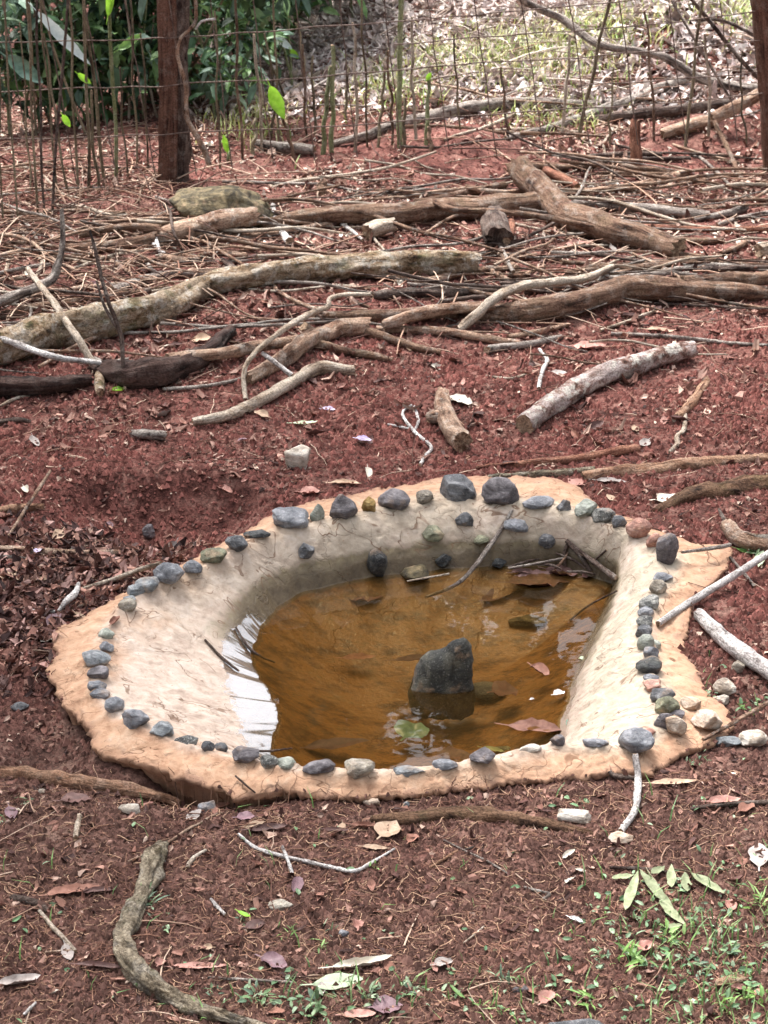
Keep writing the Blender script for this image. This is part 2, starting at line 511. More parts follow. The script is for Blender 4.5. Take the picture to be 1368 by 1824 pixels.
def M_water():
    m, t, b = mat_new('pond_water', 0.02, 0.5)
    t.nodes.remove(b)
    out = t.nodes['Material Output']
    bp = N(t, 'ShaderNodeBump'); bp.inputs['Strength'].default_value = 0.06; bp.inputs['Distance'].default_value = 0.004
    t.links.new(noise(t, coords(t), 14, 2, 0.5), bp.inputs['Height'])
    fr = N(t, 'ShaderNodeFresnel'); fr.inputs['IOR'].default_value = 1.33
    t.links.new(bp.outputs[0], fr.inputs['Normal'])
    gl = N(t, 'ShaderNodeBsdfGlossy'); gl.inputs['Roughness'].default_value = 0.015
    gl.inputs['Color'].default_value = (1, 1, 1, 1)
    t.links.new(bp.outputs[0], gl.inputs['Normal'])
    tr = N(t, 'ShaderNodeBsdfTransparent'); tr.inputs[0].default_value = (0.86, 0.75, 0.53, 1)
    mx = N(t, 'ShaderNodeMixShader')
    mk = N(t, 'ShaderNodeBsdfDiffuse')
    t.links.new(ramp(t, noise(t, coords(t), 3.5, 4, 0.6), [(0.35, lin(74, 56, 30)), (0.65, lin(104, 78, 42))]), mk.inputs[0])
    mm = N(t, 'ShaderNodeMixShader'); mm.inputs[0].default_value = 0.16
    t.links.new(tr.outputs[0], mm.inputs[1]); t.links.new(mk.outputs[0], mm.inputs[2])
    t.links.new(fr.outputs[0], mx.inputs[0]); t.links.new(mm.outputs[0], mx.inputs[1]); t.links.new(gl.outputs[0], mx.inputs[2])
    t.links.new(mx.outputs[0], out.inputs[0])
    return m

def M_plain(name, a, bcol, scale=40, rough=0.7, spec=0.3, trans=0.0, bd=0.002):
    m, t, b = mat_new(name, rough, spec)
    v = N(t, 'ShaderNodeTexCoord').outputs['Object']
    n = noise(t, v, scale, 5, 0.65)
    c = ramp(t, n, [(0.32, a), (0.68, bcol)])
    r = obj_random(t)
    h = N(t, 'ShaderNodeHueSaturation')
    t.links.new(c, h.inputs['Color'])
    t.links.new(math_(t, 'ADD', math_(t, 'MULTIPLY', r, 0.5), 0.75), h.inputs['Value'])
    c = h.outputs[0]
    t.links.new(c, b.inputs['Base Color'])
    bump(t, b, n, 0.5, bd)
    if trans:
        tr = N(t, 'ShaderNodeBsdfTranslucent'); t.links.new(c, tr.inputs[0])
        mx = N(t, 'ShaderNodeMixShader'); mx.inputs[0].default_value = trans
        t.links.new(b.outputs[0], mx.inputs[1]); t.links.new(tr.outputs[0], mx.inputs[2])
        t.links.new(mx.outputs[0], t.nodes['Material Output'].inputs[0])
    return m

SOIL = M_soil()
CEMENT = M_cement()
WATER = M_water()
BARK = {
 'brown':  M_bark('brown_bark', lin(62, 42, 34), lin(108, 78, 62), lin(150, 120, 98), 0.15, 0.2),
 'mossy':  M_bark('mossy_bark', lin(76, 56, 40), lin(140, 112, 82), lin(190, 170, 146), 0.5, 0.6, 0.5, 45, 0.92, 0.008),
 'pinkish':M_bark('peeling_bark', lin(84, 58, 46), lin(142, 106, 84), lin(198, 168, 144), 0.1, 0.35, 0.25, 45),
 'grey':   M_bark('grey_bark', lin(70, 60, 56), lin(122, 108, 100), lin(178, 166, 156), 0.05, 0.4),
 'dark':   M_bark('dark_bark', lin(44, 32, 30), lin(78, 60, 54), lin(122, 104, 94), 0.05, 0.15),
 'pale':   M_bark('pale_bark', lin(118, 96, 78), lin(176, 154, 132), lin(212, 198, 180), 0.05, 0.2),
 'white':  M_bark('white_bark', lin(140, 124, 118), lin(206, 198, 194), lin(232, 228, 224), 0.0, 0.3, 0.3, 50),
 'lichen': M_bark('lichen_bark', lin(86, 60, 52), lin(142, 106, 92), lin(206, 194, 190), 0.12, 0.95, 0.5, 40),
 'red':    M_bark('red_bark', lin(82, 46, 38), lin(132, 80, 62), lin(176, 124, 98), 0.0, 0.05),
 'orange': M_bark('orange_root', lin(98, 66, 50), lin(150, 108, 82), lin(190, 150, 120), 0.05, 0.1, 0.12),
 'root':   M_bark('mossy_root', lin(58, 46, 36), lin(120, 104, 82), lin(198, 182, 156), 0.5, 0.3, 0.6, 75, 0.92, 0.009),
 'soilroot': M_bark('earthy_root', lin(62, 44, 34), lin(102, 74, 56), lin(142, 108, 82), 0.25, 0.0, 0.3, 40),
 'cane':   M_bark('cane_skin', lin(62, 48, 38), lin(112, 94, 72), lin(160, 146, 118), 0.2, 0.1, 0.05, 40, 0.7),
 'green':  M_bark('green_stem', lin(74, 82, 44), lin(120, 128, 76), lin(168, 172, 128), 0.3, 0.2, 0.05, 40, 0.6),
 'post':   M_bark('bare_timber', lin(58, 36, 28), lin(92, 60, 48), lin(126, 92, 76), 0.0, 0.1, 0.06, 50, 0.85, 0.003),
 'wire':   M_bark('rusty_wire', lin(70, 52, 46), lin(104, 84, 76), lin(136, 118, 108), 0.0, 0.0, 0.3, 90, 0.7, 0.001),
 'rotten': M_bark('rotten_bark', lin(40, 27, 24), lin(60, 42, 38), lin(94, 72, 64), 0.0, 0.05, 0.06, 50),
 'wood':   M_bark('broken_wood', lin(110, 76, 56), lin(176, 140, 110), lin(214, 186, 156), 0.0, 0.0, 1.0, 60),
}
STONE = {
 'g': M_stone('grey_stone', lin(92, 94, 100), lin(124, 126, 132), lin(160, 160, 164), 0.25),
 'd': M_stone('dark_stone', lin(64, 65, 68), lin(90, 91, 95), lin(128, 128, 130), 0.2),
 'k': M_stone('blackish_stone', lin(36, 38, 40), lin(56, 58, 60), lin(92, 94, 90), 0.15, 0.4),
 'b': M_stone('blue_grey_stone', lin(90, 96, 101), lin(122, 127, 131), lin(162, 164, 166), 0.2),
 'p': M_stone('purple_grey_stone', lin(72, 66, 69), lin(101, 95, 98), lin(136, 130, 133), 0.12),
 'o': M_stone('olive_stone', lin(74, 74, 56), lin(108, 108, 86), lin(146, 146, 120), 0.2),
 'n': M_stone('pale_green_stone', lin(120, 124, 114), lin(152, 156, 144), lin(184, 186, 176), 0.2),
 't': M_stone('tan_grey_stone', lin(108, 98, 86), lin(142, 132, 118), lin(176, 168, 154), 0.4),
 'r': M_stone('pink_stone', lin(134, 92, 80), lin(172, 126, 110), lin(198, 156, 140), 0.15),
 'y': M_stone('ochre_stone', lin(118, 88, 46), lin(158, 126, 74), lin(190, 162, 108), 0.1, 0.9),
 'w': M_stone('pale_rock', lin(150, 136, 122), lin(190, 178, 164), lin(216, 208, 198), 0.2, 0.9),
 's': M_stone('speckled_stone', lin(70, 70, 70), lin(108, 108, 104), lin(150, 148, 142), 0.7),
 'm': M_stone('mossy_rock', lin(50, 44, 32), lin(92, 82, 60), lin(138, 122, 92), 0.1, 0.9),
 'c': M_stone('clay_coated_stone', lin(168, 142, 120), lin(192, 170, 150), lin(208, 192, 176), 0.1, 0.9),
}
LITTER = M_attr('dead_leaf_litter', 0.72, 0.3, 70)
CRUMB = M_attr('soil_crumb', 0.95, 0.12, 120)
STRAW = M_attr('rootlet_straw', 0.85, 0.2, 90)
GREEN = M_attr('green_leaf', 0.5, 0.4, 40, 0.25)
LEAF = {
 'brown': M_plain('brown_dead_leaf', lin(104, 68, 56), lin(150, 108, 92), 60, 0.7, 0.3),
 'dark':  M_plain('dark_dead_leaf', lin(66, 42, 38), lin(104, 74, 68), 60, 0.6, 0.35),
 'pink':  M_plain('pinkish_dead_leaf', lin(136, 92, 82), lin(184, 142, 130), 60, 0.7, 0.3),
 'tan':   M_plain('tan_dead_leaf', lin(150, 122, 100), lin(198, 172, 148), 60, 0.7, 0.3),
 'pale':  M_plain('pale_dead_leaf', lin(184, 174, 158), lin(220, 212, 198), 60, 0.65, 0.3),
 'grey':  M_plain('grey_dead_leaf', lin(130, 118, 112), lin(176, 166, 160), 60, 0.65, 0.3),
 'purple':M_plain('purple_dead_leaf', lin(92, 66, 72), lin(140, 110, 116), 60, 0.55, 0.4),
 'sage':  M_plain('withered_green_leaf', lin(104, 110, 80), lin(152, 158, 126), 50, 0.7, 0.25),
 'mint':  M_plain('pale_green_leaf', lin(166, 184, 148), lin(200, 212, 182), 50, 0.55, 0.35, 0.15),
 'green': M_plain('fresh_green_leaf', lin(84, 122, 58), lin(122, 158, 84), 40, 0.5, 0.4, 0.25),
 'lime':  M_plain('lime_green_leaf', lin(120, 176, 40), lin(158, 208, 74), 40, 0.45, 0.4, 0.4),
 'bluegreen': M_plain('wet_blue_green_leaf', lin(64, 96, 80), lin(120, 150, 130), 40, 0.35, 0.5),
 'silver': M_plain('silvery_leaf', lin(178, 196, 196), lin(216, 226, 224), 30, 0.35, 0.5, 0.1),
 'lilac': M_plain('lilac_petal', lin(196, 180, 214), lin(226, 218, 236), 40, 0.6, 0.3, 0.2),
 'white': M_plain('white_petal', lin(210, 204, 200), lin(236, 232, 230), 40, 0.6, 0.3, 0.1),
}

# ------------------------------------------------------------------ ground sheet
def geo(a, b, n):
    return a + (b - a) * (np.linspace(0, 1, n + 1)[1:] ** 2.5)
xs = np.r_[-geo(3.2, 90, 22)[::-1], np.arange(-3.2, -1.25, 0.035), np.arange(-1.25, 1.25, 0.0115), np.arange(1.25, 3.2001, 0.035), geo(3.2, 90, 22)]
ys = np.r_[1.9 - geo(0, 60, 18)[::-1], np.arange(1.9, 4.9, 0.0115), np.arange(4.9, 11.5, 0.024), geo(11.5, 140, 26)]
X, Y = np.meshgrid(xs, ys)
Z = terrain(X.ravel(), Y.ravel())
nx, ny = len(xs), len(ys)
ii = (np.arange(ny - 1)[:, None] * nx + np.arange(nx - 1)[None, :]).ravel()
gme = mesh_from('ground', np.stack([X.ravel(), Y.ravel(), Z], -1), np.stack([ii, ii + 1, ii + nx + 1, ii + nx], -1), SOIL)
tag(add('ground', gme), kind='structure')

# ------------------------------------------------------------------ cement pond basin and its water
NA = 1080
th = np.linspace(-math.pi, math.pi, NA, endpoint=False)
fi = (th + math.pi) / (2 * math.pi) * NTH
i0 = np.floor(fi).astype(int) % NTH
g = lambda R: R[i0] * (1 - (fi - np.floor(fi))) + R[(i0 + 1) % NTH] * (fi - np.floor(fi))
ro, rc, rw = g(R_OUT), g(R_CRE), g(R_WAT)
rows, zone = [], []
for k in range(18): rows.append(rw * (0.06 + 0.94 * k / 18)); zone.append(np.full(NA, k / 18))
for k in range(52): rows.append(rw + (rc - rw) * k / 52); zone.append(np.full(NA, 1 + k / 52))
for k in range(27): rows.append(rc + (ro - rc) * k / 26); zone.append(np.full(NA, 2 + k / 26))
P = []
for r in rows:
    x, y = PC[0] + r * np.cos(th), PC[1] + r * np.sin(th)
    P.append(np.stack([x, y, pond_z(r, ro, rc, rw, x, y)], -1))
edge = P[-1].copy()
lip = 0.5 + 0.5 * fbm2(np.cos(th) * 14, np.sin(th) * 14, 3, 77)
for dz, dr, in ((0.006, 0.003), (0.014, -0.002), (0.03, -0.012), (0.09, -0.02)):
    e = edge.copy()
    rr = ro + dr + 0.004 * fbm2(np.cos(th) * 60, np.sin(th) * 60 + dz * 300, 2, 78) * 1.8
    e[:, 0], e[:, 1] = PC[0] + rr * np.cos(th), PC[1] + rr * np.sin(th)
    e[:, 2] = edge[:, 2] - dz * (0.6 + 0.6 * lip)
    P.append(e); zone.append(np.full(NA, 3.0))
P = np.array(P); zone = np.array(zone)
nr = len(P)
a = np.arange(NA); b_ = (a + 1) % NA
F = np.concatenate([np.stack([k * NA + a, k * NA + b_, (k + 1) * NA + b_, (k + 1) * NA + a], -1) for k in range(nr - 1)])
V = P.reshape(-1, 3)
V = np.vstack([V, [[PC[0], PC[1], V[0, 2]]]])
Fl = [tuple(f) for f in F[:, ::-1]] if False else F
faces = [tuple(f) for f in F] + [(len(V) - 1, int(b_[k]), int(a[k])) [::-1] for k in range(NA)]
bme = mesh_from('pond_basin', V, faces, CEMENT)
zf = np.r_[zone.ravel(), 0.0]
xv, yv, zv = V[:, 0], V[:, 1], V[:, 2]
back = sstep(-0.05, 0.35, yv - PC[1])
right = sstep(0.1, 0.4, xv - PC[0]); left = sstep(-0.1, -0.4, xv - PC[0])
hgt = zv - ZW
attr(bme, 'zone', 'FLOAT', zf)
attr(bme, 'silt', 'FLOAT', sstep(0.004, -0.012, hgt))
attr(bme, 'algae', 'FLOAT', np.clip(sstep(0.088, 0.03, hgt) * (0.95 * back + 0.5 * right * (1 - back) + 0.0 * left) + 0.5 * sstep(0.02, 0.0, hgt) * left, 0, 1) * (zf < 2.2))
attr(bme, 'grey', 'FLOAT', np.clip(sstep(1.1, 1.35, zf) * sstep(2.5, 2.0, zf) * (0.35 + 0.6 * right + 0.5 * back) - 0.35 * left, 0, 1))
wetw = 0.012 + 0.03 * back + 0.006 * left + 0.012 * right
attr(bme, 'film', 'FLOAT', sstep(0.32, 0.17, (zf - 1)) * sstep(0.97, 1.0, zf) * sstep(-0.16, -0.26, xv - PC[0]) * sstep(0.33, 0.24, yv - PC[1]))
attr(bme, 'wet', 'FLOAT', np.clip(sstep(1.25, 0.55, (hgt + 0.004 * fbm2(xv * 30, yv * 30, 2, 55)) / wetw), 0, 1))
BASIN = tag(add('pond_basin', bme), 'shallow kidney-shaped pond basin of tan cement plaster set in red soil', 'pond')

wr = rw * 1.0 + 0.02
wv = [[PC[0], PC[1], ZW]]
for k in range(1, 9):
    for j in range(0, NA, 4):
        wv.append([PC[0] + wr[j] * k / 8 * math.cos(th[j]), PC[1] + wr[j] * k / 8 * math.sin(th[j]), ZW])
m4 = NA // 4
wf = [(0, 1 + j, 1 + (j + 1) % m4) for j in range(m4)]
for k in range(7):
    for j in range(m4):
        wf.append((1 + k * m4 + j, 1 + (k + 1) * m4 + j, 1 + (k + 1) * m4 + (j + 1) % m4, 1 + k * m4 + (j + 1) % m4))
tag(add('water', mesh_from('water', wv, wf, WATER)), kind='structure')

# ------------------------------------------------------------------ shape builders
def catmull(P, n_per):
    P = np.asarray(P, float)
    if len(P) == 2:
        P = np.array([P[0], (P[0] + P[1]) / 2, P[1]])
    E = np.vstack([2 * P[0] - P[1], P, 2 * P[-1] - P[-2]])
    out = []
    for k in range(1, len(E) - 2):
        p0, p1, p2, p3 = E[k - 1], E[k], E[k + 1], E[k + 2]
        n = n_per[k - 1] if hasattr(n_per, '__len__') else n_per
        for t in np.linspace(0, 1, n, endpoint=False):
            out.append(0.5 * (2 * p1 + (p2 - p0) * t + (2 * p0 - 5 * p1 + 4 * p2 - p3) * t * t + (3 * p1 - p0 - 3 * p2 + p3) * t ** 3))
    out.append(E[-2])
    return np.array(out)

_seed = [100]
def tube_mesh(name, pts, radii, mats, sides=10, rough=0.12, ragged=0.5, wob=0.15, coarse=1.0):
    """a branch: rings swept along a smooth line, knobbly radius, broken ends"""
    _seed[0] += 1
    sd_ = _seed[0]
    pts = np.asarray(pts, float); radii = np.asarray(radii, float)
    if len(pts) == 2:
        pts = np.array([pts[0], (pts[0] + pts[1]) / 2, pts[1]])
        radii = np.array([radii[0], radii.mean() if len(radii) < 3 else radii[1], radii[-1]])
    if len(radii) != len(pts):
        radii = np.interp(np.linspace(0, 1, len(pts)), np.linspace(0, 1, len(radii)), radii)
    seg = np.linalg.norm(np.diff(pts, axis=0), axis=1)
    step = max(radii.mean() * (0.45 if radii.mean() > 0.012 else 0.9), 0.006) * coarse
    n_per = [int(np.clip(s / step, 2, 60)) for s in seg]
    q = catmull(np.hstack([pts, radii[:, None]]), n_per)
    c, r = q[:, :3], np.maximum(q[:, 3], 0.0006)
    n = len(c)
    s = np.r_[0, np.cumsum(np.linalg.norm(np.diff(c, axis=0), axis=1))]
    off = np.stack([fbm2(s * 7 + 9.1 * k, s * 0 + sd_, 2, sd_ + k) for k in range(3)], -1)
    c = c + off * (r * wob)[:, None]
    T = np.gradient(c, axis=0); T /= np.linalg.norm(T, axis=1)[:, None] + 1e-9
    up = np.array([0, 0, 1.0]) if abs(T[0, 2]) < 0.9 else np.array([1.0, 0, 0])
    nn = np.cross(T[0], up); nn /= np.linalg.norm(nn)
    fr = [nn]
    for k in range(1, n):
        v = fr[-1] - T[k] * fr[-1].dot(T[k]); fr.append(v / (np.linalg.norm(v) + 1e-9))
    A = np.array(fr); B = np.cross(T, A)
    ang = np.linspace(0, 2 * math.pi, sides, endpoint=False)
    ca, sa = np.cos(ang), np.sin(ang)
    R = r[:, None] * np.ones(sides)
    tc = np.stack([R * ca, R * sa, s[:, None] + 0 * R], -1)
    if rough:
        k1 = 1.0 / max(r.mean(), 0.004)
        lum = fbm(np.stack([ca * 1.1 + 0 * R, sa * 1.1 + 0 * R, (s * k1 * 0.35)[:, None] + 0 * R], -1) + sd_, 3, sd_)
        fine = fbm(np.stack([ca * 3.5 + 0 * R, sa * 3.5 + 0 * R, (s * k1 * 0.9)[:, None] + 0 * R], -1) + sd_ * 2, 3, sd_ + 3)
        ridge = fbm(np.stack([ca * 7 + 0 * R, sa * 7 + 0 * R, (s * k1 * 0.22)[:, None] + 0 * R], -1) + sd_ * 3, 2, sd_ + 7)
        R = R * (1 + rough * lum + rough * 0.5 * fine + rough * 0.35 * ridge)
    V = c[:, None, :] + A[:, None, :] * (R * ca)[..., None] + B[:, None, :] * (R * sa)[..., None]
    for e, sg in ((0, -1), (n - 1, 1)):                       # ragged broken ends
        j = (rng.random(sides) - 0.5) * r[e] * ragged * 1.6
        V[e] = V[e] + sg * T[e][None] * j[:, None]
    V = V.reshape(-1, 3)
    a = np.arange(sides); b = (a + 1) % sides
    F = [tuple(x) for k in range(n - 1) for x in np.stack([k * sides + a, k * sides + b, (k + 1) * sides + b, (k + 1) * sides + a], -1).tolist()]
    fm = [0] * len(F)
    tcv = tc.reshape(-1, 3)
    capi = 1 if isinstance(mats, (list, tuple)) and len(mats) > 1 else 0
    for e, sg in ((0, -1), (n - 1, 1)):
        base = len(V)
        ring = V[e * sides:(e + 1) * sides]
        cen = ring.mean(0) - sg * T[e] * r[e] * 0.25 * (1 if r[e] > 0.006 else 0)
        V = np.vstack([V, ring, [cen]])
        tcv = np.vstack([tcv, (ring - cen), [[0, 0, 0]]])
        for k in range(sides):
            F.append((base + k, base + (k + 1) % sides, base + sides) if sg > 0 else (base + (k + 1) % sides, base + k, base + sides))
            fm.append(capi)
    F = [f[::-1] for f in F]
    me = mesh_from(name, V, F, mats, True, fm)
    attr(me, 'tc', 'FLOAT_VECTOR', tcv)
    return me

def path3(pts, ws, lift=0.0, embed=0.75):
    """photo points (x, y[, height of the centre line above ground in metres]) with widths in photo pixels -> world points and radii"""
    ws = np.interp(np.linspace(0, 1, len(pts)), np.linspace(0, 1, len(ws)), ws)
    P, R = [], []
    for k, p in enumerate(pts):
        h = p[2] if len(p) > 2 else None
        q = U(p[0], p[1], 0.0)
        r = ws[k] / 2 / scale_at(q)
        hh = (r * embed + lift) if h is None else h
        q = U(p[0], p[1], hh)
        P.append(q); R.append(ws[k] / 2 / scale_at(q))
    return np.array(P), np.array(R)

def stick(name, pts, ws, bark, label=None, cat=None, group=None, lift=0.002, embed=0.9, sides=None, rough=None, parent=None, ragged=0.5, wob=0.2, cap='wood'):
    P, R = path3(pts, ws, lift, embed)
    rm = R.mean()
    if not any(len(p) > 2 for p in pts):                      # a stick laid on uneven ground never sinks from sight
        q = catmull(np.hstack([P, R[:, None]]), 4)
        P, R = q[:, :3], q[:, 3]
        P[:, 2] = np.maximum(P[:, 2], ground(P[:, 0], P[:, 1]) + R * min(embed, 0.9) * 0.8)
    if sides is None: sides = 26 if rm > 0.02 else (14 if rm > 0.009 else (8 if rm > 0.005 else 6))
    if rough is None: rough = 0.16 if rm > 0.012 else 0.2
    o0 = P[0].copy()
    if parent is not None: o0 = np.array(parent.location)
    mats = [BARK[bark], BARK[cap]] if cap else [BARK[bark]]
    me = tube_mesh(name, P - o0, R, mats, sides, rough, ragged, wob)
    o = add(name, me, parent, None if parent is not None else o0)
    if parent is None: tag(o, label, cat or 'stick', group)
    elif label: o['label'] = label
    return o

def ico(sub=3):
    t = (1 + 5 ** 0.5) / 2
    v = [(-1, t, 0), (1, t, 0), (-1, -t, 0), (1, -t, 0), (0, -1, t), (0, 1, t), (0, -1, -t), (0, 1, -t), (t, 0, -1), (t, 0, 1), (-t, 0, -1), (-t, 0, 1)]
    f = [(0, 11, 5), (0, 5, 1), (0, 1, 7), (0, 7, 10), (0, 10, 11), (1, 5, 9), (5, 11, 4), (11, 10, 2), (10, 7, 6), (7, 1, 8), (3, 9, 4), (3, 4, 2), (3, 2, 6), (3, 6, 8), (3, 8, 9), (4, 9, 5), (2, 4, 11), (6, 2, 10), (8, 6, 7), (9, 8, 1)]
    v = [np.array(p) / np.linalg.norm(p) for p in v]
    for _ in range(sub):
        cache, nf = {}, []
        def mid(i, j):
            k = (min(i, j), max(i, j))
            if k not in cache:
                m = v[i] + v[j]; v.append(m / np.linalg.norm(m)); cache[k] = len(v) - 1
            return cache[k]
        for a, b, c in f:
            x, y, z = mid(a, b), mid(b, c), mid(c, a)
            nf += [(a, x, z), (b, y, x), (c, z, y), (x, y, z)]
        f = nf
    return np.array(v), np.array(f)
ICO3, ICO4, ICO2 = ico(3), ico(4), ico(2)

def rock_mesh(name, a, b, c, mat, shape='round', seed=0, ic=None):
    """a pebble or broken rock: a sphere cut by random planes, then worn"""
    v, f = ic or ICO3
    v = v.copy()
    r = np.random.default_rng(seed)
    ncut = {'round': 9, 'angular': 14, 'block': 11, 'wedge': 10, 'flat': 11}[shape]
    for k in range(ncut):
        d = r.normal(size=3)
        if shape == 'block' and k < 6: d = np.eye(3)[k // 2] * (1 if k % 2 else -1) + r.normal(size=3) * 0.18
        d /= np.linalg.norm(d)
        lim = {'round': 0.68, 'angular': 0.58, 'block': 0.62, 'wedge': 0.62, 'flat': 0.62}[shape] + r.random() * 0.16
        s = v @ d
        over = np.maximum(s - lim, 0)
        v = v - d[None] * (over * (0.93 if shape != 'round' else 0.7))[:, None]
    if shape == 'wedge':
        v[:, 0] *= 1 - 0.45 * np.clip(v[:, 2], -0.4, 1); v[:, 1] *= 1 - 0.3 * np.clip(v[:, 2], 0, 1)
        v[:, 0] += 0.2 * v[:, 2] * (1 if r.random() < 0.5 else -1)
    v = v * (1 + 0.11 * fbm(v * 1.5 + seed * 3.1, 3, seed) + 0.045 * fbm(v * 5 + seed, 3, seed + 5))[:, None]
    v = v / np.abs(v).max(0)
    v = v * np.array([a, b, c])
    return mesh_from(name, v, f, mat)

def stone(px, py, w, h, tone, shape, label, cat='stone', group=None, name='stone', rot=None, sit=0.72, wall=False, ic=None, ratio=None):
    _seed[0] += 1
    sd_ = _seed[0]
    q = U(px, py + h * 0.2)
    s = scale_at(q)
    phi = math.atan2(CAM_H - q[2], q[1])
    a = w / 2 / s
    hh = h / 2 / s
    b = min(a * (ratio or 0.85), hh / math.sin(phi) * 0.72)
    c = math.sqrt(max(hh * hh - (b * math.sin(phi)) ** 2, (0.35 * hh) ** 2)) / math.cos(phi)
    p = U(px, py, c * (0.35 if wall else sit))
    me = rock_mesh(name, a, b, c, STONE[tone], shape, sd_, ic)
    o = add(name, me, None, p)
    o.rotation_euler = (0, 0, 0) if rot is None else (0, math.radians(rot), 0)
    if rot is None: o.rotation_euler = ((random.random() - 0.5) * 0.2, (random.random() - 0.5) * 0.2, (random.random() - 0.5) * 0.3)
    return tag(o, label, cat, group)

def leaf_mesh(name, L, Wd, mat, curl=0.3, bend=0.3, fold=0.2, lobes=0.0, seed=0, nu=10, nv=6, ragged=0.06, stem=True):
    """a leaf lying along +X: pointed outline, folded along the midrib, curled and crumpled"""
    r = np.random.default_rng(seed)
    u = np.linspace(0, 1, nu + 1); v = np.linspace(-1, 1, nv + 1)
    Ug, Vg = np.meshgrid(u, v, indexing='ij')
    prof = np.sin(np.pi * np.clip(Ug, 0.0, 1) ** 0.85) ** 0.75
    if lobes: prof = prof * (1 + lobes * np.sin(Ug * 28 + r.random() * 6))
    prof = np.maximum(prof, 0.02)
    jit = 1 + ragged * fbm2(Ug * 9 + seed, Vg * 3, 2, seed) * 2
    x = (Ug - 0.5) * L
    y = Vg * Wd / 2 * prof * jit
    # roll across the width
    ang = curl * 2.2 * Vg
    rad = Wd / 2 / max(abs(curl) * 2.2, 1e-3)
    if abs(curl) > 0.05:
        yy = rad * np.sin(ang * prof); zz = rad * (1 - np.cos(ang * prof))
        y = yy * jit
    else: zz = 0 * y
    z = zz + fold * np.abs(Vg) * prof * Wd * 0.3
    z = z + bend * L * 0.35 * (2 * (Ug - 0.5)) ** 2 * np.sign(r.random() + 0.3)
    z = z + 0.05 * Wd * fbm2(x / Wd * 5 + seed, y / Wd * 5, 2, seed + 3) * 2
    V = np.stack([x, y, z], -1).reshape(-1, 3)
    F = []
    for i in range(nu):
        for j in range(nv):
            a = i * (nv + 1) + j
            F.append((a, a + nv + 1, a + nv + 2, a + 1))
    if stem:
        n0 = len(V); w = Wd * 0.03 + 0.0005
        sl = L * 0.22
        V = np.vstack([V, [[-L / 2 + 0.03 * L, -w, V[nv // 2, 2]], [-L / 2 + 0.03 * L, w, V[nv // 2, 2]], [-L / 2 - sl, w * 0.7, V[nv // 2, 2] + 0.1 * sl], [-L / 2 - sl, -w * 0.7, V[nv // 2, 2] + 0.1 * sl]]])
        F.append((n0, n0 + 1, n0 + 2, n0 + 3))
    return mesh_from(name, V, F, mat)

def leaf(px, py, wpx, hpx, ang, tone, label, curl=0.3, bend=0.2, fold=0.2, lift=0.004, name='dead_leaf', cat='leaf', group=None, tilt=0.0, roll=0.0, lobes=0.0, stem=True):
    """ang = heading in degrees on the ground (0 = to the right); wpx = length, hpx = true width in pixels"""
    _seed[0] += 1
    p = U(px, py, lift)
    s = scale_at(p)
    me = leaf_mesh(name, wpx / s, hpx / s, LEAF[tone], curl, bend, fold, lobes, _seed[0], stem=stem)
    zmin = min(v.co.z for v in me.vertices)
    o = add(name, me, None, p + np.array([0, 0, -zmin * 0.6]))
    o.rotation_euler = (math.radians(roll), math.radians(-tilt), math.radians(ang))
    return tag(o, label, cat, group)

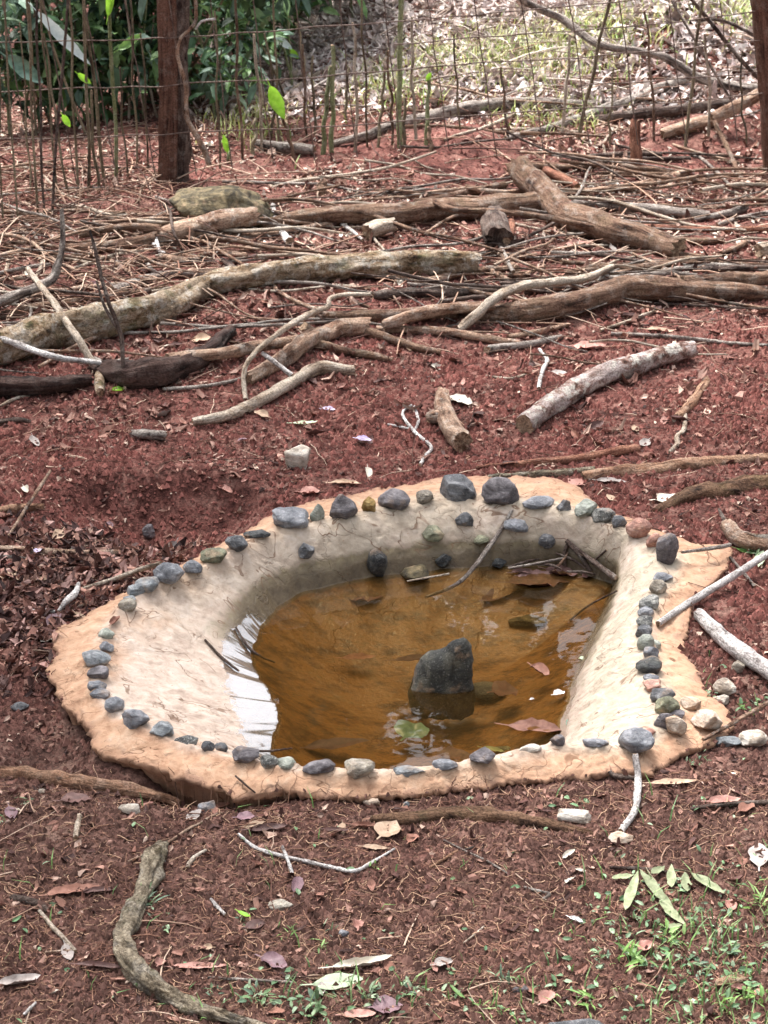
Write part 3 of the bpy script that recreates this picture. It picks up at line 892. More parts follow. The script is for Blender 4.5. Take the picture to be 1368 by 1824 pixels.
# ------------------------------------------------------------------ stones set along the rim of the pond
RIM = 'stones set around the rim of the pond'
for row in [
 # back rim, from the left end to the right end
 (226,1078,36,27,'t','round','brownish grey stone on back left rim just above the curled red leaf'),
 (232,1065,26,13,'b','flat','small dark blue stone wedged between two stones on the left rim'),
 (240,1052,40,28,'b','angular','blue-grey pointed stone on left rim next to broad veined stone'),
 (264,1040,50,34,'b','round','broad blue-grey veined stone on the left back rim'),
 (300,1020,58,42,'g','round','large lumpy grey stone at back left rim where a tan twig ends'),
 (345,1011,40,27,'g','round','grey stone on back left rim right of the large lumpy one'),
 (380,990,50,29,'o','round','greenish grey domed stone on back left rim below the soil pit'),
 (421,967,42,32,'d','round','dark grey stone with a pale cross line on the back rim'),
 (460,951,54,19,'k','flat','flat blackish stone on back rim left of the large smooth grey one'),
 (516,924,68,42,'g','block','large blocky grey stone on back rim left of the pale green upright wedge'),
 (565,914,27,36,'n','wedge','pale green upright wedge stone on the back rim'),
 (611,905,52,52,'p','wedge','tall dark peaked stone on back rim left of the ochre stone'),
 (658,899,29,34,'y','angular','small ochre yellow stone on the back rim'),
 (700,890,62,42,'p','round','dark purple rounded stone on back rim right of the ochre stone'),
 (757,886,33,25,'t','angular','small brownish stone on back rim between two large dark stones'),
 (815,870,68,46,'d','block','blocky dark grey stone at the top of the back rim'),
 (893,877,72,58,'p','round','largest dark purple stone on the back rim above the leaning grey stick'),
 (957,894,62,30,'g','flat','flat grey stone tapering right of the largest purple stone'),
 (1005,900,30,28,'d','wedge','small dark triangular stone on the back right rim'),
 (1042,908,44,38,'n','angular','pale greenish stone on back right rim beside the speckled round one'),
 (1075,918,44,36,'s','round','speckled round stone on the back right rim'),
 (1100,931,34,26,'d','angular','small dark blue-grey stone at the back right corner'),
 (1138,941,48,40,'r','round','pinkish brown oval stone at the back right corner'),
 (1165,964,30,30,'r','round','orange-pink stone beside the tall egg-shaped stone'),
 (1187,980,46,62,'p','round','tall egg-shaped purple-grey stone standing at the right rim'),
 # right rim, down to the big smooth stone
 (1180,1029,42,22,'g','flat','low flat grey stone just below the tall egg-shaped one'),
 (1173,1047,34,30,'t','round','smooth tan grey stone second below the tall egg-shaped one'),
 (1156,1073,40,26,'s','block','brownish speckled block on right rim above the white stick tip'),
 (1150,1091,30,22,'g','round','small smooth grey pebble on right rim left of the white stick tip'),
 (1150,1108,34,24,'s','angular','rough speckled stone on right rim touching the white stick tip'),
 (1148,1126,34,24,'d','block','dark grey banded stone on right rim below the white stick tip'),
 (1150,1146,32,32,'n','round','pale greenish round stone halfway down the right rim'),
 (1168,1149,22,20,'n','round','little pale pebble tucked behind the pale greenish round stone'),
 (1158,1164,32,28,'g','angular','grey pointed stone just above the glossy dark stone on right rim'),
 (1157,1185,52,36,'k','round','glossy dark rounded stone standing proud on the right rim'),
 (1160,1208,30,18,'g','round','grey stone peeking out above the pink brick piece on right rim'),
 (1163,1220,34,22,'r','block','pink brick-like piece in the right rim'),
 (1177,1238,50,38,'d','angular','dark layered angular stone on lower right rim'),
 (1187,1256,50,40,'o','wedge','greenish grey triangular stone on lower right rim'),
 (1206,1271,34,20,'p','flat','flat purple stone tucked right of the greenish triangular one'),
 (1180,1286,36,40,'p','angular','dark purple angular stone behind the big smooth grey one'),
 (1156,1304,24,18,'r','angular','tiny reddish stone directly behind the big smooth grey one'),
 (1202,1292,44,42,'c','angular','clay-coated pale lump right of the big smooth grey stone'),
 (1132,1320,68,52,'g','round','big smooth grey stone at the front right corner above the white stick'),
 # front rim, from right to left
 (1059,1324,52,22,'g','flat','flat grey stone on front rim left of the big smooth one'),
 (995,1319,30,26,'p','angular','small dark brownish stone on front rim below the green wet leaf'),
 (943,1334,44,20,'w','flat','pale flat stone on front rim left of the small dark brownish one'),
 (898,1334,46,17,'o','flat','low mossy grey stone on inner edge of the front rim'),
 (862,1347,52,38,'p','angular','purple-grey pointed stone on the front rim'),
 (792,1362,47,26,'g','round','domed grey stone on front rim left of the pointed purple one'),
 (725,1373,69,22,'b','flat','long low blue-grey stone on the front rim'),
 (641,1368,59,33,'t','block','brown-grey blocky stone on the front rim'),
 (570,1365,64,31,'p','flat','dark slate-like angular stone on the front rim'),
 (509,1360,38,25,'n','round','pale rounded stone on front rim, right one of a touching pair'),
 (478,1357,36,27,'s','round','pale speckled stone on front rim, left one of a touching pair'),
 (437,1345,50,31,'p','angular','dark brown-grey stone on front rim beside the wet white strip'),
 (392,1333,28,22,'d','round','dark stone on front left rim, right half of a close pair'),
 (370,1331,25,23,'d','round','dark stone on front left rim, left half of a close pair'),
 (334,1321,48,25,'s','angular','speckled low stone on the front left rim'),
 (291,1299,48,36,'b','wedge','blue-grey sharp wedge stone on the front left rim'),
 (241,1279,52,44,'g','angular','large angular grey stone at the front left corner'),
 (203,1255,38,31,'g','round','rounded grey stone on left rim above the large angular one'),
 (178,1235,38,20,'g','flat','light grey flat stone low on the left rim'),
 (174,1223,34,26,'g','angular','ridged grey stone on left rim above the light flat one'),
 (175,1199,40,27,'p','block','purple-grey block-like stone on the left rim'),
 (171,1172,54,36,'b','round','broad blue-grey stone, widest on the left rim'),
 (188,1153,30,24,'g','angular','small grey stone on top of the widest left rim stone'),
 (190,1130,30,24,'n','round','pale round stone on left rim just below the curled red leaf'),
]:
    stone(*row, cat='stone', group=RIM)

# plaster pushed up in a low collar round each stone
co = np.zeros(len(bme.vertices) * 3, np.float32); bme.vertices.foreach_get('co', co); co = co.reshape(-1, 3)
for o in [q for q in COL.objects if q.get('group') == RIM]:
    dm = o.dimensions if o.dimensions.x > 0 else None
    vs = np.array([v.co[:2] for v in o.data.vertices]); rx, ry = np.abs(vs).max(0)
    dd = ((co[:, 0] - o.location.x) / rx) ** 2 + ((co[:, 1] - o.location.y) / ry) ** 2
    k = dd < 6
    nz = fbm2(co[k, 0] * 60, co[k, 1] * 60, 2, 99)
    co[k, 2] += 0.005 * (1 + 0.5 * nz) * np.exp(-(dd[k] / (1.55 + 0.5 * nz)) ** 3)
bme.vertices.foreach_set('co', co.ravel()); bme.update()

INW = 'stones pressed into the inner wall of the pond'
for row in [
 (543,982,36,32,'d','angular','dark stone pressed in the back left inner wall'),
 (770,951,44,30,'o','round','oval olive stone pressed in the middle of the back inner wall'),
 (829,924,38,32,'d','angular','dark pitted stone high on the back inner wall left of the leaning stick'),
 (920,936,46,26,'g','block','grey stone high on the back wall right of the leaning stick'),
 (858,961,30,18,'o','round','small greenish stone low on the back wall left of the leaning stick'),
 (974,964,32,28,'d','round','round dark stone low on the back wall above the dark sticks'),
]:
    stone(*row, cat='stone', group=INW, wall=True)
for row in [
 (672,1003,38,56,'k','round','upright dark wet stone with pale top at the back waterline'),
 (737,1022,56,32,'m','angular','low mossy stone sitting in the water at the back edge'),
 (791,998,34,32,'k','angular','blackish wet stone at back waterline left of the leaning stick'),
 (888,1003,30,18,'k','flat','tiny wet black stone at the back waterline'),
]:
    stone(*row, cat='stone', group='wet stones along the back waterline')

# the upright rock in the water: its outline as seen, given real thickness
def slab_rock(px, py, outline, depth, mat, label):
    base = U(px, py, 0)
    base = plane_pt(px, py, ZW)
    s = scale_at(base)
    bottom = [(-58, 40), (52, 40)]
    o2 = np.array(outline, float)
    n = 72
    seg = np.r_[0, np.cumsum(np.linalg.norm(np.diff(np.vstack([o2, o2[:1]]), axis=0), axis=1))]
    tt = np.linspace(0, seg[-1], n, endpoint=False)
    cl = np.vstack([o2, o2[:1]])
    ring = np.stack([np.interp(tt, seg, cl[:, 0]), np.interp(tt, seg, cl[:, 1])], -1)
    cen = ring.mean(0)
    V, F = [], []
    prof = [(-1.0, 0.0), (-1.0, 0.35), (-0.97, 0.62), (-0.86, 0.84), (-0.6, 0.96), (-0.2, 1.0), (0.2, 1.0), (0.6, 0.94), (0.9, 0.8), (1.0, 0.5), (1.0, 0.0)]
    for d, k in prof:
        q = cen + (ring - cen) * max(k, 0.001)
        x = q[:, 0] / s; z = -q[:, 1] / s / CP
        y = np.full(n, d * depth / 2) + 0.25 * z
        p = np.stack([x, y, z], -1)
        p = p + 0.0045 * np.stack([fbm(p * 30 + 5 * j, 4, 60 + j) for j in range(3)], -1) + 0.003 * np.stack([fbm(p * 90 + 5 * j, 3, 70 + j) for j in range(3)], -1)
        V.append(p)
    V = np.array(V); m = len(prof)
    rr = np.random.default_rng(12)                            # broken facets
    cc = V.reshape(-1, 3).mean(0); q = V.reshape(-1, 3) - cc; sz = np.abs(q).max(0)
    for facet in range(7):
        dn = rr.normal(size=3); dn /= np.linalg.norm(dn)
        sv = (q / sz) @ dn; lim = 0.9 + 0.2 * rr.random()
        q = q - (dn * sz)[None] * (np.maximum(sv - lim, 0) * 0.9)[:, None]
    V = (q + cc).reshape(V.shape)
    for k in range(m - 1):
        for j in range(n):
            F.append((k * n + j, k * n + (j + 1) % n, (k + 1) * n + (j + 1) % n, (k + 1) * n + j))
    o = add('standing_rock', mesh_from('standing_rock', V.reshape(-1, 3), F, mat), None, base + np.array([0, depth * 0.3, 0]))
    tag(o, label, 'rock')
ROCKM = M_stone('water_rock', lin(24, 25, 23), lin(44, 44, 39), lin(84, 81, 70), 0.15, 0.7)
slab_rock(788, 1228, [(-62, 50), (-59, 6), (-53, -8), (-49, -26), (-42, -34), (-36, -44), (-22, -50), (0, -54), (10, -64), (24, -77), (38, -78), (50, -62), (56, -40), (53, -14), (58, 2), (60, 50)], 0.07, ROCKM, 'dark upright rock with lobed top standing in the pond water')
stone(868,1232,70,36,'k','flat','dark flat rock under water right of the upright rock', 'rock', name='rock')
stone(940,1105,70,24,'m','flat','greenish sunken rock near the right of the pond under water', 'rock', name='rock')

# loose stones outside the pond
for row in [
 (1292,1226,46,36,'w','angular','pale lumpy rock on soil right of the pond'),
 (1284,1248,32,24,'w','angular','smaller pale rock below the pale lumpy one right of the pond'),
 (1262,1282,62,44,'c','angular','clay-coated lump at the pond\'s lower right corner'),
 (1232,1252,40,26,'c','angular','small clay lump on the right edge of the cement'),
 (1294,1320,58,24,'b','flat','blue-grey striped stone half buried right of the front corner'),
 (1340,1316,58,34,'w','round','pale tan boulder at the right edge beside the striped stone'),
 (1315,1188,26,24,'t','angular','small tan stone below the thick white stick'),
 (265,946,24,30,'p','angular','dark stone lying in the red soil pit'),
 (1020,1453,68,26,'w','block','pale oblong rock in front of the pond'),
 (501,1613,48,24,'t','flat','flat pale brown stone in the foreground soil'),
 (232,1440,44,24,'w','angular','crumbly pale lump in front of the pond\'s left side'),
 (370,1440,36,28,'g','angular','grey crumbly lump below the broken left cement edge'),
 (662,1427,32,20,'c','round','tan pebble touching the front cement edge'),
 (724,1433,12,11,'b','round','tiny teal round pebble in front of the pond'),
 (687,1456,14,12,'g','round','tiny grey round pebble near the pale torn leaf'),
 (710,1462,12,10,'p','round','tiny dark round pebble near the pale torn leaf'),
 (612,1662,18,14,'g','flat','small grey pebble in the foreground left of the rolled pink leaf'),
 (935,1762,16,13,'p','round','small round brown nut-like pebble in the foreground grass'),
 (920,1764,16,13,'p','round','second small brown pebble left of its twin in foreground'),
 (1108,1493,52,24,'c','angular','reddish tan clod at the foot of the white front stick'),
 (75,1410,14,12,'w','round','tiny pale pebble on the soil near the left edge'),
 (35,1258,34,20,'d','flat','dark flat stone half buried at the left edge'),
 (320,1228,14,12,'y','round','tiny ochre pebble'),
]:
    if 'tiny ochre pebble' in row[-1]: continue
    stone(*row, cat='stone', group='loose stones on the soil')
stone(395,374,190,92,'m','round','half-buried mossy brown boulder below the fence post', 'boulder', name='boulder', ic=ICO4, sit=0.38, ratio=0.6)
stone(528,816,50,46,'w','block','weathered grey-white block on bare soil behind the pond', 'rock', name='rock')

# ------------------------------------------------------------------ logs and fallen branches
stick('log', [(-60,632),(20,612),(110,590),(200,572),(290,545),(360,515),(420,497),(520,484),(620,475),(720,470),(800,468),(850,470)], [64,62,60,58,52,44,41,42,45,46,46,42], 'mossy', 'long mossy fallen log sloping across the left of the clearing', 'log', sides=34, rough=0.26)

def forked(name, loc_px, label, cat, trunk, arms, bark):
    """one branch thing: an Empty at its base, the main stem and its arms as parts"""
    o = empty(name, U(*loc_px))
    tag(o, label, cat)
    stick('stem', trunk[0], trunk[1], bark, parent=o)
    for p, w in arms:
        stick('side_branch', p, w, bark, parent=o, cap='wood')
    return o

forked('forked_log', (960,400), 'thick forked log with a raised stub, behind the stick pile', 'log',
       ([(925,297,0.10),(950,325,0.075),(985,362,0.05),(1030,392,0.045),(1090,412,0.04),(1150,425,0.035),(1210,442,0.035)], [40,48,54,52,50,46,40]),
       [([(975,360,0.045),(900,366,0.04),(810,372,0.04),(720,380,0.04),(640,380,0.04),(560,384,0.03),(470,402,0.02)], [44,42,40,40,36,30,14])], 'brown')
forked('fallen_branch', (1230,520), 'long pale-topped forked branch reaching to the right edge', 'branch',
       ([(560,566),(700,562),(830,556),(900,558),(980,548),(1060,530),(1110,514),(1200,516),(1290,518),(1370,524),(1440,530)], [20,22,26,36,42,44,46,42,34,24,20]),
       [([(1215,510,0.04),(1300,500,0.035),(1380,492,0.03),(1440,486,0.03)], [30,28,26,22])], 'brown')
forked('fallen_branch', (545,600), 'knobby forked branch lying left of centre with blunt cut ends', 'branch',
       ([(655,580,0.03),(600,586,0.03),(548,606,0.028),(500,642,0.02),(440,676,0.014)], [30,32,34,30,24]),
       [([(548,604,0.03),(490,612,0.03),(440,620,0.035),(370,632,0.04),(295,642,0.045)], [18,20,22,22,24]),
        ([(556,596,0.03),(540,580,0.06)], [22,18])], 'pinkish')
S = 'sticks lying in the clearing'
stick('stick', [(632,661),(570,656,0.02),(520,682),(470,710),(410,738),(345,752)], [18,22,22,22,20,14], 'pale', 'pale bent branch lying below the knobby forked one', 'branch', S)
stick('stick', [(297,777),(262,774),(236,773)], [18,19,16], 'grey', 'short cut stick left of the pale bent branch', 'stick', S)
stick('stick', [(933,757),(1000,712),(1080,668,0.028),(1150,642,0.03),(1232,622,0.03)], [34,38,38,34,30], 'lichen', 'stout whitish lichen-covered stick lying on bare red soil', 'stick', S, sides=20)
stick('twig', [(437,712),(434,665,0.04),(450,632,0.07),(490,598,0.09),(540,566,0.09),(583,547,0.08),(588,532,0.09),(612,525,0.08),(660,524,0.06)], [8,9,10,11,11,10,9,8,7], 'pale', 'thin pale bent twig arching over the knobby branch', 'twig', S)
stick('twig', [(468,628,0.06),(495,648,0.05),(520,668,0.035)], [8,9,9], 'white', 'short white straight twig lying across the knobby branch', 'twig', S)
o = empty('broken_branch', U(800,750)); tag(o, 'short broken Y-shaped log piece on red soil above the pond', 'log', S)
stick('stem', [(786,702),(790,728),(806,762),(826,788)], [26,32,36,38], 'pinkish', parent=o)
stick('side_branch', [(795,745,0.02),(776,742,0.022),(762,744,0.02)], [26,24,20], 'pinkish', parent=o)
o = empty('forked_twig', U(745,790)); tag(o, 'white Y-shaped twig left of the broken log piece', 'twig', S)
stick('stem', [(733,722),(717,738),(740,770),(768,796),(758,812),(748,828)], [5,6,7,7,7,7], 'white', parent=o)
stick('side_branch', [(738,724),(745,748),(738,768)], [5,6,5], 'white', parent=o)
stick('side_branch', [(690,756),(735,765)], [4,5], 'white', parent=o)
stick('twig', [(866,669),(905,674),(935,668),(960,658)], [4,5,5,4], 'pale', 'thin curved pale twig left of the lichen-covered stick', 'twig', S)
stick('twig', [(960,622),(975,642),(967,660),(960,692)], [6,8,8,7], 'white', 'crooked white twig above left of the lichen-covered stick', 'twig', S)
stick('root', [(1258,678),(1240,705),(1222,728),(1205,745)], [14,17,17,12], 'orange', 'brown surface root right of the lichen-covered stick', 'root', S, embed=0.3)
stick('twig', [(1222,738),(1218,765),(1206,778),(1207,790),(1193,806)], [6,9,9,9,7], 'pale', 'crooked pale twig below the brown surface root on the right', 'twig', S)
stick('stick', [(1088,594),(1200,600),(1300,611),(1420,618)], [7,8,7,6], 'grey', 'long thin grey stick just behind the lichen-covered stick', 'stick', S)
stick('stick', [(1070,588),(1120,572),(1168,553)], [6,7,6], 'pale', 'thin pale stick angled up below the pale-topped branch', 'stick', S)
stick('stick', [(1222,524,0.05),(1300,540,0.02),(1420,556,0.01)], [6,6,5], 'brown', 'thin straight stick leaning on the pale-topped branch at right', 'stick', S)
stick('stick', [(1165,540),(1260,545),(1340,548)], [5,5,4], 'dark', 'very thin dark stick in shade under the pale-topped branch', 'stick', S)
stick('stick', [(818,588,0.01),(850,560,0.04),(885,530,0.08),(930,510,0.08),(985,502,0.06),(1040,496,0.05),(1092,474,0.03)], [15,17,17,17,16,15,9], 'pale', 'pale curved branch crossing over the long pale-topped one', 'branch', S)
stick('stick', [(682,580,0.03),(720,566,0.05),(780,553,0.05),(880,545,0.05)], [18,22,22,18], 'pinkish', 'pale blunt-ended stick lying on top left of the pale-topped branch', 'stick', S)
stick('stick', [(672,586),(740,588),(800,592),(860,602),(925,612)], [12,15,15,15,12], 'pinkish', 'brown stick in front of the pale-topped branch, centre', 'stick', S)
stick('stick', [(650,590),(690,602),(740,618),(785,628)], [18,16,14,9], 'brown', 'brown tapering stick right of the knobby forked branch', 'stick', S)
stick('stick', [(560,610),(600,622),(660,632),(700,642)], [18,16,13,8], 'brown', 'brown tapering stick below the knobby forked branch', 'stick', S)
stick('stick', [(868,623),(900,617),(955,610),(1000,600)], [15,14,12,10], 'grey', 'grey stick lying above the thin curved pale twig', 'stick', S)
stick('stick', [(905,600),(960,590),(1015,578)], [9,10,7], 'pinkish', 'thin stick just in front of the pale-topped branch, right of centre', 'stick', S)
# the pile of thin poles behind the pale-topped branch
G = 'thin poles piled behind the pale-topped branch'
for k, (pts, ws, bk, lab) in enumerate([
 ([(664,525),(760,522),(850,520),(940,510),(1010,496)], [15,17,16,16,12], 'dark', 'dark pole along the front of the pile, left part'),
 ([(785,537),(840,530),(900,529)], [8,10,8], 'dark', 'short dark stick before the dark front pole'),
 ([(725,507),(800,512),(890,517),(960,512)], [9,11,10,8], 'grey', 'thin grey pole lying above the dark front pole'),
 ([(735,505),(800,492),(860,482),(905,476)], [9,13,13,10], 'pinkish', 'pinkish pole sloping up right of the mossy log\'s end'),
 ([(888,450),(903,465),(920,480)], [12,14,15], 'pinkish', 'short stubby stick near the mossy log\'s cut end'),
 ([(868,478),(885,488),(905,500)], [10,10,8], 'pinkish', 'short stick pointing down right of the mossy log\'s end'),
 ([(905,490),(935,490),(970,473)], [8,10,7], 'pinkish', 'short curved stick in the middle of the pole pile'),
 ([(1000,466),(1090,472),(1170,468),(1240,464)], [9,10,9,8], 'brown', 'brown thin pole at the back of the pile'),
 ([(1000,486),(1060,480),(1130,478),(1200,472)], [12,16,16,13], 'brown', 'thicker brown pole in the middle right of the pile'),
 ([(1180,482),(1260,473),(1330,474)], [8,10,9], 'grey', 'grey pole at right end of the pile'),
 ([(1040,497),(1110,494),(1180,488),(1240,490)], [8,10,12,9], 'grey', 'grey stick just behind the pale-topped branch'),
 ([(1110,447),(1200,452),(1270,460),(1350,480)], [6,8,7,5], 'brown', 'thin bowed pole above the right of the pile'),
 ([(1190,463),(1235,461),(1275,464)], [10,11,10], 'brown', 'short brown pole under the bowed one'),
 ([(1250,480),(1320,478),(1400,476)], [10,12,10], 'dark', 'dark pole going out at the right edge'),
 ([(1280,470),(1340,472),(1420,478)], [9,10,9], 'brown', 'brown pole going out at the right edge above the dark one'),
 ([(890,505),(960,504),(1020,506)], [9,11,9], 'dark', 'dark stick under the pale curved crossing branch'),
 ([(930,520),(985,512),(1035,512)], [10,13,10], 'dark', 'dark stick tucked between crossing branch and pale-topped branch'),
 ([(800,455),(870,452),(930,458),(1000,462)], [8,9,9,7], 'brown', 'brown thin pole right behind the mossy log\'s end'),
 ([(980,450),(1050,452),(1110,446)], [7,8,6], 'grey', 'thin grey pole behind the middle of the pile'),
]):
    stick('pole', pts, ws, bk, lab, 'pole', G)
# behind: poles around the forked log
G = 'poles and sticks around the forked log'
for pts, ws, bk, lab in [
 ([(738,356,0.05),(770,358,0.07),(810,374,0.08),(880,378,0.08),(960,385,0.07),(1050,402,0.06),(1160,416,0.05)], [7,10,11,11,11,11,9], 'brown', 'slim bowed brown pole lying along the front of the forked log'),
 ([(1110,401),(1200,407),(1290,409),(1420,404)], [9,10,11,11], 'red', 'reddish straight pole right of the forked log'),
 ([(1020,362),(1090,368),(1180,374),(1262,384)], [13,16,18,17], 'grey', 'grey pole behind the forked log at right'),
 ([(1235,390),(1290,382),(1330,370)], [9,12,13], 'grey', 'short grey stick at the right end of the grey pole'),
 ([(1278,400),(1340,384),(1420,374)], [8,9,8], 'grey', 'thin grey pole sloping up at right edge'),
 ([(905,344),(1000,342),(1100,336),(1170,322),(1222,308)], [10,12,13,14,13], 'pinkish', 'brown bowed pole behind the forked log\'s raised stub'),
 ([(915,293),(1010,298),(1092,291),(1130,300),(1230,308)], [11,12,12,12,9], 'brown', 'long thin pole behind the raised stub, left of the stake'),
 ([(830,333,0.03),(880,342,0.03),(945,342,0.03)], [10,10,9], 'pinkish', 'pale pole touching the raised stub from the left'),
 ([(690,350),(760,346),(840,335)], [9,12,11], 'pinkish', 'tan pole lying behind the forked log\'s left arm'),
 ([(760,357),(830,342),(900,330)], [8,14,14], 'brown', 'brown pole behind the forked log, left of the raised stub'),
 ([(972,302),(1000,318),(1027,333)], [14,16,16], 'red', 'short reddish pole slanting behind the raised stub'),
 ([(945,300),(980,328),(1010,345)], [7,8,6], 'dark', 'dark slim stick beside the raised stub'),
 ([(1060,352),(1100,328),(1045,334)], [6,7,6], 'grey', 'thin bent grey twig between the poles'),
 ([(1120,340),(1200,352),(1260,362)], [5,6,5], 'brown', 'thin brown twig beyond the grey pole'),
 ([(1230,282),(1160,284),(1110,280)], [8,9,7], 'dark', 'dark stick on soil behind the stake'),
 ([(1030,282),(1090,276),(1180,275)], [9,11,9], 'dark', 'dark crooked stick left of the stake base'),
 ([(600,366,0.04),(540,356,0.05),(470,357,0.06),(360,362,0.06),(310,375,0.03)], [5,7,7,7,5], 'brown', 'slim twig lying across the front of the mossy boulder'),
 ([(350,420),(420,418),(500,414),(590,398),(650,392)], [10,13,12,9,8], 'pinkish', 'pinkish pole in front of the forked log\'s left arm'),
 ([(486,366),(490,393),(500,412),(516,432)], [8,10,11,17], 'white', 'twisted white stick with a flared foot by the boulder'),
 ([(588,385),(618,405),(646,427)], [6,7,6], 'white', 'short thin pale stick leaning in front of the forked log'),
 ([(698,401,0.03),(676,406,0.035),(654,414,0.03)], [28,30,28], 'pale', 'fat pale cut log end between mossy log and forked log'),
 ([(1285,452),(1315,440),(1340,425)], [10,12,9], 'brown', 'brown stick pointing at the cut log at the right edge'),
 ([(1400,440),(1375,444),(1350,448)], [30,30,28], 'pale', 'short cut log end at the right edge'),
 ([(1210,427),(1250,430),(1290,428)], [10,12,9], 'brown', 'stubby brown stick right of the forked log\'s cut end'),
]:
    stick('pole', pts, ws, bk, lab, 'pole' if 'pole' in lab else 'stick', G)
# left: the log below the boulder and the tangle before it
o = empty('split_log', U(360,405)); tag(o, 'short split log with torn end lying in front of the mossy boulder', 'log')
stick('stem', [(456,384,0.05),(380,400,0.045),(320,412,0.04),(276,420,0.035)], [34,38,36,30], 'pinkish', parent=o)
stick('side_branch', [(285,412,0.05),(240,404,0.06),(190,408,0.04),(140,420,0.02)], [22,13,13,12], 'brown', parent=o)
stick('side_branch', [(282,424,0.03),(220,436,0.02),(150,444,0.015),(110,442,0.01)], [26,22,18,14], 'brown', parent=o)
o = empty('hollow_log', U(885,430)); tag(o, 'dark hollow stub of log in front of the forked log', 'log')
stick('stem', [(878,385,0.05),(884,405,0.045),(888,428,0.035)], [44,48,50], 'dark', parent=o, cap='dark')
stick('bark_strip', [(908,385,0.05),(910,405,0.05),(902,428,0.03)], [14,16,14], 'red', parent=o)
G = 'tangle of sticks on the left'
for pts, ws, bk, lab in [
 ([(-30,548,0.05),(40,524,0.05),(90,500,0.06),(104,470,0.10),(112,432,0.16),(110,372,0.26)], [18,18,17,14,10,7], 'grey', 'grey branch rising from the left edge, forked upwards'),
 ([(50,478,0.12),(90,532,0.11),(130,590,0.08),(166,650,0.01)], [9,12,13,14], 'pale', 'pale straight stick leaning over the mossy log'),
 ([(-20,598,0.08),(30,612,0.09),(90,634,0.08),(180,646,0.04)], [11,12,12,10], 'white', 'arched whitish branch over the mossy log\'s left end'),
 ([(222,690,0.0),(218,640,0.08),(214,596,0.14),(196,545,0.22),(182,500,0.28),(168,440,0.36),(160,410,0.4)], [6,8,8,7,7,6,4], 'dark', 'upright thin dark twig standing before the mossy log'),
 ([(214,594,0.14),(186,545,0.2),(172,500,0.26)], [6,6,4], 'dark', 'second thin dark twig joining the upright one'),
 ([(200,520),(245,502),(300,488),(360,488),(395,500)], [18,18,14,11,7], 'grey', 'grey smooth branch with a kink left of the mossy log\'s middle'),
 ([(255,460),(275,485),(300,490)], [6,9,8], 'grey', 'short grey side twig above the kinked grey branch'),
 ([(-20,566),(80,545),(190,530),(300,512)], [14,16,15,10], 'brown', 'brown pole behind the mossy log\'s left part'),
 ([(10,585),(120,566),(220,545),(310,525)], [16,18,17,12], 'dark', 'dark pole directly behind the mossy log\'s left part'),
 ([(-10,535),(70,528),(150,512),(240,505)], [10,12,11,9], 'pinkish', 'pinkish slim pole in the left tangle'),
 ([(-10,458),(60,452),(130,462),(210,480)], [7,8,7,5], 'pale', 'thin pale twig across the left tangle'),
 ([(20,388),(50,402),(75,440),(110,448)], [6,6,6,5], 'grey', 'thin curved grey twig high in the left tangle'),
 ([(100,366),(150,370),(200,384),(255,382)], [7,8,7,6], 'pale', 'curved pale twig below the canes'),
 ([(10,485),(22,445),(42,420),(35,405)], [7,7,6,5], 'pale', 'crooked pale twig near the left edge'),
 ([(128,455),(180,458),(240,490)], [9,8,6], 'pinkish', 'pinkish bent stick in the left tangle'),
 ([(60,500),(75,470),(68,455)], [8,8,7], 'pale', 'short pale forked twig in the left tangle'),
 ([(-10,490),(40,478),(100,470)], [7,8,7], 'grey', 'grey stick at the left edge above the grey branch'),
 ([(230,640,0.02),(160,650,0.02)], [7,6], 'grey', 'short grey twig beside the dark curved bark'),
 ([(278,425,0.03),(284,445,0.02),(290,462,0.01)], [7,7,6], 'white', 'short white upright splinter under the split log'),
 ([(270,430,0.02),(290,450,0.015),(310,460,0.01)], [6,8,5], 'white', 'white slanting splinter beside the upright one'),
 ([(290,458),(330,466),(380,450),(440,455)], [14,14,10,8], 'pinkish', 'pinkish low stick behind the mossy log'),
 ([(395,465),(410,475),(420,486)], [12,12,11], 'dark', 'short dark stub touching the top of the mossy log'),
 ([(270,352,0.0),(300,372,0.05),(310,415,0.1),(330,455,0.0)], [4,5,5,4], 'dark', 'thin dark vine stem hanging past the boulder'),
 ([(460,430),(520,448),(580,452),(640,444)], [5,6,6,5], 'pinkish', 'thin pinkish twig behind the mossy log\'s middle'),
 ([(500,425),(540,446),(560,440)], [6,6,5], 'brown', 'thin brown rootlet behind the mossy log'),
 ([(660,548),(620,530),(600,512)], [5,5,4], 'brown', 'thin twig below the mossy log\'s right part'),
 ([(540,515),(600,508),(660,514)], [5,6,6], 'pale', 'thin pale twig lying just below the mossy log'),
 ([(625,486,0.06),(740,500,0.06),(800,499,0.05)], [3,3,3], 'dark', 'very thin dark wire-like stem before the mossy log\'s end'),
]:
    stick('twig', pts, ws, bk, lab, 'twig' if 'twig' in lab else ('pole' if 'pole' in lab else 'stick'), G)
